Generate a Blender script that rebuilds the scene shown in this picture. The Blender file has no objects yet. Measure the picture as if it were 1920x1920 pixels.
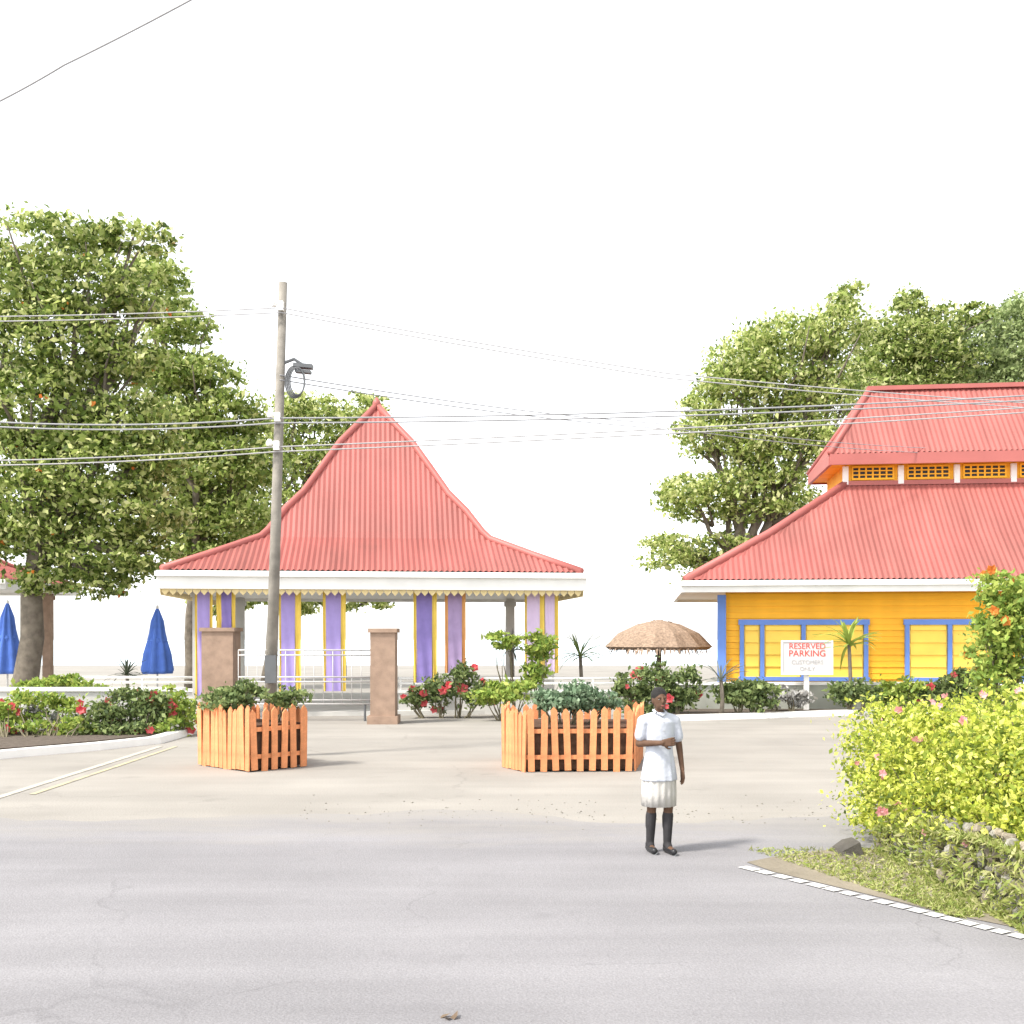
import bpy, math, random
import numpy as np
from mathutils import Vector, Matrix
random.seed(7); rng = np.random.default_rng(7)
S = bpy.context.scene; COL = S.collection
R = math.radians; PI = math.pi
# ------------------------------------------------------------------ camera, sky, sun, exposure
CZ, HOR, F = 2.22, 1190.0, 2060.0          # camera height, horizon row and focal length (1920 px frame)
cam = bpy.data.cameras.new('camera'); cam_o = bpy.data.objects.new('camera', cam); COL.objects.link(cam_o)
cam_o.location = (0, 0, CZ); cam_o.rotation_euler = (R(90), 0, 0)
cam.sensor_width = 36; cam.lens = F / 1920 * 36; cam.shift_y = (HOR - 960) / 1920
cam.clip_start = 0.1; cam.clip_end = 20000
S.camera = cam_o
w = bpy.data.worlds.new('World'); S.world = w; w.use_nodes = True
nt = w.node_tree; nt.nodes.clear()
sky = nt.nodes.new('ShaderNodeTexSky'); sky.sky_type = 'NISHITA'; sky.sun_disc = False
SUN_EL, SUN_AZ = 52, 238                    # azimuth clockwise from +Y: from the left and a little behind the camera
sky.sun_elevation = R(SUN_EL); sky.sun_rotation = R(SUN_AZ)
sky.dust_density = 1.0; sky.air_density = 1.0; sky.ozone_density = 1.0
hs = nt.nodes.new('ShaderNodeHueSaturation'); hs.inputs['Saturation'].default_value = 0.12
bg = nt.nodes.new('ShaderNodeBackground'); bg.inputs['Strength'].default_value = 0.15
wo = nt.nodes.new('ShaderNodeOutputWorld')
nt.links.new(sky.outputs[0], hs.inputs['Color']); nt.links.new(hs.outputs[0], bg.inputs[0]); nt.links.new(bg.outputs[0], wo.inputs[0])
sl = bpy.data.lights.new('sun', 'SUN'); sl.energy = 2.0; sl.angle = R(8); sl.color = (1, 0.95, 0.87)
so = bpy.data.objects.new('sun', sl); COL.objects.link(so)
a, e = R(SUN_AZ), R(SUN_EL)
sd = Vector((math.sin(a) * math.cos(e), math.cos(a) * math.cos(e), math.sin(e)))
so.rotation_euler = sd.to_track_quat('Z', 'Y').to_euler(); so.location = sd * 60
S.view_settings.view_transform = 'Standard'; S.view_settings.look = 'None'
S.view_settings.gamma = 1; S.view_settings.use_curve_mapping = False
S.view_settings.exposure = 1.52
S.render.engine = 'CYCLES'; S.cycles.max_bounces = 6; S.cycles.transparent_max_bounces = 8

def P(px, py, Y): return Vector(((px - 960) / F * Y, Y, CZ - (py - HOR) / F * Y))
def G(px, py):
    Y = CZ * F / (py - HOR); return Vector(((px - 960) / F * Y, Y, 0))

# ------------------------------------------------------------------ materials
MATS = {}
def mat(name, col, rough=0.7, var=0.12, scale=3.0, bump=0.0, metal=0.0, bscale=None, spec=0.3, stain=None, speck=0.0, streak=0.0, svec=(0.10, 1.3, 1), crack=0.0, objvar=0.0):
    m = bpy.data.materials.new(name); m.use_nodes = True; n = m.node_tree.nodes; L = m.node_tree.links
    b = n['Principled BSDF']; b.inputs['Roughness'].default_value = rough; b.inputs['Metallic'].default_value = metal
    b.inputs['Specular IOR Level'].default_value = spec
    tc = n.new('ShaderNodeTexCoord'); tx = n.new('ShaderNodeTexNoise'); tx.inputs['Scale'].default_value = scale
    tx.inputs['Detail'].default_value = 6; L.new(tc.outputs['Object'], tx.inputs['Vector'])
    rp = n.new('ShaderNodeValToRGB'); L.new(tx.outputs['Fac'], rp.inputs[0])
    rp.color_ramp.elements[0].position = 0.3; rp.color_ramp.elements[1].position = 0.7
    lo = [max(0, c * (1 - var)) for c in col]; hi = [min(1, c * (1 + var)) for c in col]
    if stain: lo = list(stain)
    rp.color_ramp.elements[0].color = (*lo, 1); rp.color_ramp.elements[1].color = (*hi, 1)
    out = rp.outputs[0]
    for amt, sc, vec in ((speck, 55, None), (streak, 1.0, svec)):
        if amt:
            t3 = n.new('ShaderNodeTexNoise'); t3.inputs['Scale'].default_value = sc; t3.inputs['Detail'].default_value = 5
            if vec:
                mp = n.new('ShaderNodeMapping'); mp.inputs['Scale'].default_value = vec; L.new(tc.outputs['Object'], mp.inputs[0]); L.new(mp.outputs[0], t3.inputs['Vector'])
            else: L.new(tc.outputs['Object'], t3.inputs['Vector'])
            mr = n.new('ShaderNodeMapRange'); mr.inputs[1].default_value = .3; mr.inputs[2].default_value = .7; mr.inputs[3].default_value = 1 - amt; mr.inputs[4].default_value = 1 + amt; L.new(t3.outputs['Fac'], mr.inputs[0])
            mu = n.new('ShaderNodeMix'); mu.data_type = 'RGBA'; mu.blend_type = 'MULTIPLY'; mu.inputs[0].default_value = 1
            L.new(out, mu.inputs[6]); L.new(mr.outputs[0], mu.inputs[7]); out = mu.outputs[2]
    def mul(fac):
        nonlocal out
        mu = n.new('ShaderNodeMix'); mu.data_type = 'RGBA'; mu.blend_type = 'MULTIPLY'; mu.inputs[0].default_value = 1
        L.new(out, mu.inputs[6]); L.new(fac, mu.inputs[7]); out = mu.outputs[2]
    if objvar:
        oi = n.new('ShaderNodeObjectInfo'); mr = n.new('ShaderNodeMapRange'); mr.inputs[3].default_value = 1 - objvar; mr.inputs[4].default_value = 1 + objvar
        L.new(oi.outputs['Random'], mr.inputs[0]); mul(mr.outputs[0])
    if crack:
        wn = n.new('ShaderNodeTexNoise'); wn.inputs['Scale'].default_value = 1.5; wn.inputs['Detail'].default_value = 6; L.new(tc.outputs['Object'], wn.inputs['Vector'])
        va = n.new('ShaderNodeVectorMath'); va.operation = 'MULTIPLY_ADD'; va.inputs[1].default_value = (.9, .9, 0); L.new(wn.outputs['Color'], va.inputs[0]); L.new(tc.outputs['Object'], va.inputs[2])
        vo = n.new('ShaderNodeTexVoronoi'); vo.feature = 'DISTANCE_TO_EDGE'; vo.inputs['Scale'].default_value = crack; L.new(va.outputs[0], vo.inputs['Vector'])
        mk = n.new('ShaderNodeTexNoise'); mk.inputs['Scale'].default_value = .4; L.new(tc.outputs['Object'], mk.inputs['Vector'])
        c1 = n.new('ShaderNodeMapRange'); c1.inputs[1].default_value = 0; c1.inputs[2].default_value = .0045; c1.inputs[3].default_value = .86; c1.inputs[4].default_value = 1; L.new(vo.outputs['Distance'], c1.inputs[0])
        c2 = n.new('ShaderNodeMapRange'); c2.inputs[1].default_value = .48; c2.inputs[2].default_value = .58; L.new(mk.outputs['Fac'], c2.inputs[0])
        cm = n.new('ShaderNodeMix'); cm.inputs[2].default_value = 1; L.new(c2.outputs[0], cm.inputs[0]); L.new(c1.outputs[0], cm.inputs[3]); mul(cm.outputs[0])
        so_ = n.new('ShaderNodeTexNoise'); so_.inputs['Scale'].default_value = .9; so_.inputs['Detail'].default_value = 3; so_.inputs['Roughness'].default_value = .7; L.new(tc.outputs['Object'], so_.inputs['Vector'])
        s1 = n.new('ShaderNodeMapRange'); s1.inputs[1].default_value = .62; s1.inputs[2].default_value = .78; s1.inputs[3].default_value = 1; s1.inputs[4].default_value = .82; L.new(so_.outputs['Fac'], s1.inputs[0]); mul(s1.outputs[0])
    L.new(out, b.inputs['Base Color'])
    if bump:
        t2 = n.new('ShaderNodeTexNoise'); t2.inputs['Scale'].default_value = bscale or scale * 12; t2.inputs['Detail'].default_value = 4
        L.new(tc.outputs['Object'], t2.inputs['Vector'])
        bp = n.new('ShaderNodeBump'); bp.inputs['Strength'].default_value = bump; bp.inputs['Distance'].default_value = 0.02
        L.new(t2.outputs['Fac'], bp.inputs['Height']); L.new(bp.outputs[0], b.inputs['Normal'])
    MATS[name] = m; return m
def leafmat(name, cols, trans=0.35, rough=0.5):
    m = bpy.data.materials.new(name); m.use_nodes = True; n = m.node_tree.nodes; L = m.node_tree.links
    b = n['Principled BSDF']; b.inputs['Roughness'].default_value = rough; b.inputs['Specular IOR Level'].default_value = 0.25
    g = n.new('ShaderNodeNewGeometry'); rp = n.new('ShaderNodeValToRGB'); L.new(g.outputs['Random Per Island'], rp.inputs[0])
    els = rp.color_ramp.elements
    while len(els) < len(cols): els.new(0.5)
    for i, c in enumerate(cols): els[i].position = i / max(1, len(cols) - 1); els[i].color = (*c, 1)
    L.new(rp.outputs[0], b.inputs['Base Color'])
    t = n.new('ShaderNodeBsdfTranslucent'); L.new(rp.outputs[0], t.inputs[0])
    mx = n.new('ShaderNodeMixShader'); mx.inputs[0].default_value = trans
    L.new(b.outputs[0], mx.inputs[1]); L.new(t.outputs[0], mx.inputs[2]); L.new(mx.outputs[0], n['Material Output'].inputs[0])
    MATS[name] = m; return m
M = MATS
mat('asphalt', (0.222, 0.215, 0.222), 0.85, 0.10, 0.45, 0.35, bscale=60, speck=.13, streak=.12, crack=.22)
mat('concrete', (0.278, 0.260, 0.233), 0.9, 0.09, 0.5, 0.3, bscale=30, speck=.10, streak=.08, crack=.16)
mat('gravel_edge', (0.30, 0.285, 0.27), 0.9, 0.16, 5, 0.5, bscale=40)
mat('pale_patch', (0.36, 0.34, 0.325), 0.9, 0.12, 4, 0.2)
mat('sea', (0.55, 0.66, 0.72), 0.25, 0.05, 0.02)
mat('line_white', (0.66, 0.65, 0.62), 0.8, 0.08, 9, speck=.15, stain=(.42, .41, .40))
mat('line_yellow', (0.42, 0.37, 0.22), 0.8, 0.2, 4, stain=(.32, .29, .23))
mat('line_faded', (0.46, 0.43, 0.36), 0.8, 0.1, 4, stain=(.33, .31, .27))
mat('red_roof', (0.325, 0.092, 0.080), 0.6, 0.12, 0.5, 0.05, speck=.06, streak=.16, svec=(3.0, .25, .25), stain=(.265, .09, .076))
mat('red_cap', (0.38, 0.12, 0.105), 0.5, 0.08, 1.0)
mat('grey_roof', (0.22, 0.225, 0.22), 0.5, 0.10, 0.7, 0.05)
mat('green_roof', (0.185, 0.205, 0.165), 0.5, 0.16, 0.6, 0.05, stain=(0.20, 0.24, 0.11))
mat('grey_cap', (0.21, 0.215, 0.21), 0.5, 0.08, 1.0)
mat('fascia_white', (0.74, 0.73, 0.70), 0.5, 0.06, 1.5)
mat('white_paint', (0.78, 0.77, 0.74), 0.5, 0.05, 3)
mat('gate_paint', (0.50, 0.49, 0.48), 0.5, 0.08, 4)
mat('grey_plaster', (0.42, 0.425, 0.425), 0.85, 0.12, 2, 0.15)
mat('pale_plaster', (0.55, 0.54, 0.51), 0.85, 0.10, 2, 0.15)
mat('green_plaster', (0.36, 0.37, 0.32), 0.85, 0.14, 2, 0.15)
mat('shutter_grey', (0.46, 0.47, 0.47), 0.45, 0.06, 1)
mat('dark_void', (0.05, 0.05, 0.05), 0.9, 0.1, 2)
mat('orange_wall', (0.95, 0.47, 0.03), 0.6, 0.08, 1.5, streak=.07, svec=(.6, 4, 8), objvar=.06)
mat('orange_pane', (0.95, 0.62, 0.10), 0.5, 0.08, 1.5)
mat('blue_trim', (0.13, 0.24, 0.60), 0.5, 0.08, 2)
mat('purple_cloth', (0.22, 0.17, 0.42), 0.8, 0.12, 3)
mat('lilac_cloth', (0.33, 0.26, 0.54), 0.8, 0.08, 3)
mat('mauve_cloth', (0.34, 0.25, 0.42), 0.8, 0.12, 3)
mat('pink_cloth', (0.60, 0.47, 0.64), 0.8, 0.06, 3)
mat('yellow_cloth', (0.72, 0.52, 0.10), 0.8, 0.08, 3)
mat('trim_gold', (0.62, 0.50, 0.26), 0.7, 0.1, 4)
mat('orange_cloth', (0.66, 0.33, 0.12), 0.8, 0.08, 3)
mat('stone_tan', (0.30, 0.21, 0.155), 0.9, 0.18, 4, 0.4)
mat('stone_grey', (0.29, 0.29, 0.285), 0.9, 0.18, 4, 0.4)
mat('hut_tan', (0.36, 0.25, 0.18), 0.85, 0.12, 2, 0.2)
mat('orange_picket', (0.66, 0.265, 0.115), 0.75, 0.2, 6, 0.3, speck=.10, streak=.16, svec=(14, 14, 1.0), objvar=.12)
mat('grey_picket', (0.31, 0.30, 0.28), 0.8, 0.16, 6, 0.2)
mat('soil', (0.10, 0.055, 0.035), 0.95, 0.3, 12, 0.6)
mat('soil_dark', (0.11, 0.088, 0.07), 0.95, 0.3, 12, 0.6)
mat('pole_wood', (0.235, 0.215, 0.185), 0.85, 0.25, 4, 0.4)
mat('pole_cream', (0.66, 0.60, 0.48), 0.7, 0.12, 2)
mat('dark_metal', (0.12, 0.125, 0.13), 0.5, 0.1, 4)
mat('wire_dark', (0.30, 0.30, 0.31), 0.6, 0.05, 2)
mat('wire_pale', (0.36, 0.35, 0.35), 0.6, 0.05, 2)
mat('blue_canvas', (0.10, 0.20, 0.62), 0.8, 0.15, 3)
mat('dark_canvas', (0.09, 0.095, 0.10), 0.85, 0.15, 3)
mat('thatch', (0.33, 0.24, 0.175), 0.95, 0.35, 14, 0.7)
mat('thatch_orange', (0.62, 0.30, 0.06), 0.95, 0.3, 14, 0.7)
mat('bark', (0.17, 0.145, 0.115), 0.95, 0.3, 5, 0.7)
mat('stem', (0.16, 0.14, 0.09), 0.9, 0.3, 6, 0.3)
mat('sign_white', (0.60, 0.575, 0.56), 0.4, 0.03, 2)
mat('ink', (0.10, 0.10, 0.11), 0.6, 0.1, 4)
mat('ink_red', (0.68, 0.07, 0.05), 0.6, 0.1, 4)
mat('ink_grey', (0.42, 0.42, 0.42), 0.6, 0.1, 4)
mat('rubble', (0.27, 0.255, 0.215), 0.95, 0.25, 1.5, 0.6, objvar=.28)
mat('rubble_warm', (0.29, 0.25, 0.19), 0.95, 0.25, 1.5, 0.6, objvar=.35)
mat('dark_rock_and_shade', (0.075, 0.068, 0.058), 0.9, 0.25, 5, 0.5)  # dark wall stones, and the shadow colour of the wedge under the hedge
mat('skin_dark', (0.105, 0.058, 0.036), 0.62, 0.16, 14, 0.15, spec=.2)
mat('skin_tan', (0.48, 0.27, 0.17), 0.5, 0.1, 6)
mat('hair_black', (0.015, 0.013, 0.012), 0.6, 0.3, 30, 0.5)
mat('shirt_white', (0.82, 0.81, 0.77), 0.85, 0.04, 5, 0.2, bscale=18)
mat('skirt_white', (0.72, 0.70, 0.66), 0.85, 0.05, 5, 0.2, bscale=18)
mat('shirt_pale', (0.47, 0.49, 0.54), 0.9, 0.06, 6, 1.0, bscale=7)
mat('skirt_pale', (0.47, 0.45, 0.42), 0.9, 0.08, 5, 1.0, bscale=7)
mat('sock_dark', (0.035, 0.033, 0.035), 0.9, 0.2, 12, 0.3)
mat('shoe_black', (0.02, 0.02, 0.022), 0.35, 0.1, 5)
mat('shoe_grey', (0.38, 0.40, 0.46), 0.5, 0.1, 5)
mat('eye', (0.7, 0.7, 0.68), 0.3, 0.02, 5)
mat('lip', (0.22, 0.07, 0.06), 0.5, 0.1, 5)
leafmat('leaf_green', [(0.06, 0.095, 0.022), (0.20, 0.28, 0.06), (0.42, 0.49, 0.15), (0.74, 0.75, 0.38)], 0.5)
leafmat('leaf_dark', [(0.03, 0.042, 0.026), (0.08, 0.10, 0.06), (0.17, 0.195, 0.125)])
leafmat('leaf_grey', [(0.06, 0.068, 0.052), (0.19, 0.205, 0.165), (0.38, 0.40, 0.33)])
leafmat('leaf_fresh', [(0.09, 0.14, 0.03), (0.24, 0.33, 0.07), (0.44, 0.52, 0.16), (0.70, 0.72, 0.34)], 0.45)
leafmat('leaf_soft', [(0.08, 0.10, 0.055), (0.20, 0.23, 0.13), (0.36, 0.38, 0.24), (0.58, 0.58, 0.42)], 0.45)
leafmat('leaf_fine', [(0.18, 0.25, 0.09), (0.32, 0.40, 0.16), (0.46, 0.53, 0.26)])
leafmat('leaf_pale', [(0.62, 0.63, 0.26), (0.76, 0.76, 0.42), (0.85, 0.85, 0.62)], 0.5)
leafmat('leaf_mid', [(0.08, 0.125, 0.03), (0.26, 0.35, 0.075), (0.52, 0.58, 0.20), (0.78, 0.79, 0.42)], 0.45)
leafmat('leaf_yellow', [(0.40, 0.45, 0.12), (0.62, 0.63, 0.24), (0.80, 0.79, 0.46)], 0.5)
leafmat('leaf_hedge', [(0.10, 0.15, 0.03), (0.32, 0.40, 0.055), (0.62, 0.66, 0.10), (0.82, 0.80, 0.24)], 0.4)
leafmat('leaf_silver', [(0.16, 0.155, 0.145), (0.44, 0.43, 0.405), (0.72, 0.71, 0.68)], 0.3)
leafmat('leaf_shrub', [(0.06, 0.09, 0.035), (0.16, 0.22, 0.075), (0.32, 0.38, 0.15)])
leafmat('leaf_bright', [(0.16, 0.26, 0.05), (0.30, 0.40, 0.08), (0.45, 0.50, 0.12)])
leafmat('leaf_teal', [(0.07, 0.12, 0.065), (0.17, 0.26, 0.15), (0.32, 0.42, 0.27)])
leafmat('leaf_red', [(0.14, 0.022, 0.018), (0.32, 0.055, 0.045), (0.50, 0.12, 0.10), (0.62, 0.26, 0.22)], 0.3)
leafmat('leaf_blade', [(0.13, 0.15, 0.13), (0.24, 0.26, 0.22)])
leafmat('leaf_brown', [(0.12, 0.08, 0.055), (0.22, 0.16, 0.11), (0.30, 0.24, 0.17)])
leafmat('grass_blade', [(0.20, 0.27, 0.06), (0.38, 0.42, 0.12), (0.50, 0.48, 0.24)])
leafmat('flower_red', [(0.60, 0.05, 0.08), (0.75, 0.17, 0.17)])
leafmat('flower_orange', [(0.62, 0.16, 0.03), (0.75, 0.28, 0.06)])
leafmat('flower_pink', [(0.75, 0.25, 0.30), (0.80, 0.45, 0.45)])

def dust_edge(m, y0, y1, col, most):
    n = m.node_tree.nodes; L = m.node_tree.links; b = n['Principled BSDF']; src = b.inputs['Base Color'].links[0].from_socket
    tc = n.new('ShaderNodeTexCoord'); sx = n.new('ShaderNodeSeparateXYZ'); L.new(tc.outputs['Object'], sx.inputs[0])
    tn = n.new('ShaderNodeTexNoise'); tn.inputs['Scale'].default_value = 1.3; tn.inputs['Detail'].default_value = 7; tn.inputs['Roughness'].default_value = .68
    mp = n.new('ShaderNodeMapping'); mp.inputs['Scale'].default_value = (.5, 1.4, 1); L.new(tc.outputs['Object'], mp.inputs[0]); L.new(mp.outputs[0], tn.inputs['Vector'])
    ma = n.new('ShaderNodeMath'); ma.operation = 'MULTIPLY_ADD'; ma.inputs[1].default_value = 5.0; L.new(tn.outputs['Fac'], ma.inputs[0]); L.new(sx.outputs['Y'], ma.inputs[2])
    mr = n.new('ShaderNodeMapRange'); mr.inputs[1].default_value = y0 + 2.5; mr.inputs[2].default_value = y1 + 2.5; mr.inputs[4].default_value = most; L.new(ma.outputs[0], mr.inputs[0])
    mx = n.new('ShaderNodeMix'); mx.data_type = 'RGBA'; mx.inputs[7].default_value = (*col, 1); L.new(mr.outputs[0], mx.inputs[0]); L.new(src, mx.inputs[6]); L.new(mx.outputs[2], b.inputs['Base Color'])
dust_edge(M['asphalt'], 11.6, 13.9, (0.268, 0.252, 0.230), .85)
# ------------------------------------------------------------------ mesh helpers
class MB:
    def __init__(s): s.v = []; s.f = []
    def add(s, vs, fs):
        o = len(s.v); s.v += [tuple(v) for v in vs]; s.f += [tuple(i + o for i in f) for f in fs]; return s
    def box(s, c, d, rz=0.0, mtx=None):
        x, y, z = d[0] / 2, d[1] / 2, d[2] / 2
        vs = [Vector(p) for p in ((-x,-y,-z),(x,-y,-z),(x,y,-z),(-x,y,-z),(-x,-y,z),(x,-y,z),(x,y,z),(-x,y,z))]
        m = mtx or Matrix.Rotation(rz, 3, 'Z')
        return s.add([m @ v + Vector(c) for v in vs], [(3,2,1,0),(4,5,6,7),(0,1,5,4),(1,2,6,5),(2,3,7,6),(3,0,4,7)])
    def tube(s, pts, rad, n=8, cap=True, ell=None):
        pts = [Vector(p) for p in pts]
        if not hasattr(rad, '__len__'): rad = [rad] * len(pts)
        vs = []; prev = None
        for i, p in enumerate(pts):
            d = (pts[min(i + 1, len(pts) - 1)] - pts[max(i - 1, 0)]).normalized()
            if prev is None:
                u = d.orthogonal().normalized()
                if abs(d.z) > 0.9: u = (Vector((1, 0, 0)) - d * d.x).normalized()
            else: u = (prev - d * prev.dot(d)).normalized()
            prev = u; vv = d.cross(u)
            for k in range(n):
                t = 2 * PI * k / n; eu, ev = ell[i] if ell else (1, 1)
                vs.append(p + (u * math.cos(t) * eu + vv * math.sin(t) * ev) * rad[i])
        fs = [(i * n + k, i * n + (k + 1) % n, (i + 1) * n + (k + 1) % n, (i + 1) * n + k) for i in range(len(pts) - 1) for k in range(n)]
        if cap: fs += [tuple(range(n - 1, -1, -1)), tuple(range((len(pts) - 1) * n, len(pts) * n))]
        return s.add(vs, fs)
    def ball(s, c, r, nu=10, nv=6):
        if not hasattr(r, '__len__'): r = (r, r, r)
        vs = [(c[0], c[1], c[2] - r[2])]
        for j in range(1, nv):
            ph = -PI / 2 + PI * j / nv
            for k in range(nu):
                t = 2 * PI * k / nu
                vs.append((c[0] + r[0] * math.cos(ph) * math.cos(t), c[1] + r[1] * math.cos(ph) * math.sin(t), c[2] + r[2] * math.sin(ph)))
        vs.append((c[0], c[1], c[2] + r[2])); fs = []
        for k in range(nu): fs.append((0, 1 + (k + 1) % nu, 1 + k))
        for j in range(nv - 2):
            for k in range(nu):
                A = 1 + j * nu; fs.append((A + k, A + (k + 1) % nu, A + nu + (k + 1) % nu, A + nu + k))
        T = len(vs) - 1; A = 1 + (nv - 2) * nu
        for k in range(nu): fs.append((A + k, A + (k + 1) % nu, T))
        return s.add(vs, fs)
    def lathe(s, prof, n=16, c=(0, 0), fold=0, amp=0.0):
        vs = []
        for i, (r, z) in enumerate(prof):
            for k in range(n):
                t = 2 * PI * k / n; rr = r * (1 + amp * math.cos(fold * t))
                vs.append((c[0] + rr * math.cos(t), c[1] + rr * math.sin(t), z))
        fs = [(i * n + k, i * n + (k + 1) % n, (i + 1) * n + (k + 1) % n, (i + 1) * n + k) for i in range(len(prof) - 1) for k in range(n)]
        fs += [tuple(range(n - 1, -1, -1)), tuple(range((len(prof) - 1) * n, len(prof) * n))]
        return s.add(vs, fs)
    def mesh(s, name, m, smooth=False):
        me = bpy.data.meshes.new(name); me.from_pydata(s.v, [], s.f); me.update()
        if m: me.materials.append(M[m] if isinstance(m, str) else m)
        if smooth: me.polygons.foreach_set('use_smooth', [True] * len(me.polygons))
        return me
    def build(s, name, m, parent=None, smooth=False, loc=None, rot=None):
        return link(name, s.mesh(name, m, smooth), parent, loc, rot)
def link(name, me, parent=None, loc=None, rot=None):
    o = bpy.data.objects.new(name, me); COL.objects.link(o)
    if parent: o.parent = parent
    if loc is not None: o.location = loc
    if rot is not None: o.rotation_euler = rot
    return o
def tag(o, label, cat, group=None):
    o['label'] = label; o['category'] = cat
    if group: o['group'] = group
    return o
def thing(name, label, cat, loc=(0, 0, 0), rz=0, group=None):
    o = bpy.data.objects.new(name, None); COL.objects.link(o); o.empty_display_size = 0.2
    o.location = loc; o.rotation_euler = (0, 0, rz); return tag(o, label, cat, group)
def structure(o): o['kind'] = 'structure'; return o
def stuff(o): o['kind'] = 'stuff'; return o
def dup(root, loc, rz, label, group=None):
    def rec(o, par):
        c = o.copy(); COL.objects.link(c); c.parent = par
        for ch in o.children: rec(ch, c)
        return c
    r = rec(root, None); r.location = loc; r.rotation_euler = (0, 0, rz); r['label'] = label
    if group: r['group'] = group
    return r
def leaves_mesh(name, pts, size, m, jitter=0.35, aspect=0.55, up=0.3):
    n = len(pts); d = rng.normal(size=(n, 3)); d[:, 2] += up; d /= np.linalg.norm(d, axis=1)[:, None]
    t = rng.normal(size=(n, 3)); u = np.cross(d, t); u /= np.linalg.norm(u, axis=1)[:, None]; v = np.cross(d, u)
    s = size * np.exp(jitter * rng.normal(size=(n, 1)) * 1.0).clip(.45, 1.7)
    q = np.stack([pts - u * s * .5, pts + v * s * .5 * aspect + u * s * .08, pts + u * s * .5 - d * s * .12, pts - v * s * .5 * aspect + u * s * .08], axis=1).reshape(-1, 3)
    me = bpy.data.meshes.new(name); me.vertices.add(4 * n); me.vertices.foreach_set('co', q.astype(np.float32).ravel())
    me.loops.add(4 * n); me.loops.foreach_set('vertex_index', np.arange(4 * n, dtype=np.int32))
    me.polygons.add(n); me.polygons.foreach_set('loop_start', np.arange(0, 4 * n, 4, dtype=np.int32))
    me.update(calc_edges=True); me.materials.append(M[m]); return me
def blob_points(blobs, n, cl=40, spread=0.22, inner=0.45):
    """clustered points through a crown made of ellipsoid blobs [(centre, (rx,ry,rz))]"""
    vol = np.array([b[1][0] * b[1][1] * b[1][2] for b in blobs]) ** 0.7; vol /= vol.sum(); out = []
    for (c, r), f in zip(blobs, vol):
        k = max(8, int(n * f)); nc = max(3, k // cl)
        d = rng.normal(size=(nc, 3)); d /= np.linalg.norm(d, axis=1)[:, None]
        rad = inner + (1 - inner) * rng.uniform(size=(nc, 1)) ** 0.6
        cc = d * rad; idx = rng.integers(0, nc, k)
        p = cc[idx] + rng.normal(size=(k, 3)) * np.array([1.15, 1.15, .6]) * spread * rng.uniform(0.5, 1.2, size=(nc, 1))[idx]
        out.append(np.array(c) + p * np.array(r))
    return np.concatenate(out)
def limb(mb, a, b, r0, r1, wob=0.08, n=7, seg=5):
    a = Vector(a); b = Vector(b); L = (b - a).length; pts = []; rs = []
    for i in range(seg + 1):
        t = i / seg; p = a.lerp(b, t)
        if 0 < i < seg: p += Vector(rng.normal(size=3)) * wob * L * 0.35
        pts.append(p); rs.append(r0 + (r1 - r0) * t)
    mb.tube(pts, rs, n)
def tree(name, label, base, blobs, n, size, leaf, trunk_r, group=None, flowers=None, cl=40, spread=0.22, cat='tree', inner=0.45, fork=None):
    base = Vector(base); t = thing(name, label, cat, base, 0, group)
    rel = [(Vector(c) - base, r) for c, r in blobs]
    tr = MB(); zs = min(c.z - r[2] for c, r in rel); cx = sum((c for c, r in rel), Vector()) / len(rel)
    fk = Vector((cx.x * 0.4, cx.y * 0.4, max(zs + 0.6, cx.z * 0.45))) if fork is None else Vector(fork)
    limb(tr, (0, 0, -0.1), fk, trunk_r * 1.25, trunk_r * 0.8, 0.04, 9)
    for c, r in rel:
        limb(tr, fk - Vector((0, 0, 0.3)), c, trunk_r * 0.6, trunk_r * 0.12, 0.10)
        for q in range(3):
            limb(tr, fk.lerp(c, 0.6), c + Vector(rng.normal(size=3) * 0.5 * np.array(r)), trunk_r * 0.25, trunk_r * 0.06, 0.1, 5, 3)
    tr.build('trunk', 'bark', t, True)
    pts = blob_points([(tuple(c), r) for c, r in rel], n, cl, spread, inner)
    stuff(link('crown', leaves_mesh('crown', pts, size, leaf), t))
    if flowers:
        fm, fn, fs = flowers; p2 = blob_points([(tuple(c), tuple(x * 1.02 for x in r)) for c, r in rel], fn, 3, 0.05, 0.9)
        stuff(link('blossom', leaves_mesh('blossom', p2, fs, fm, 0.3, 0.9), t))
    return t
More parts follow.
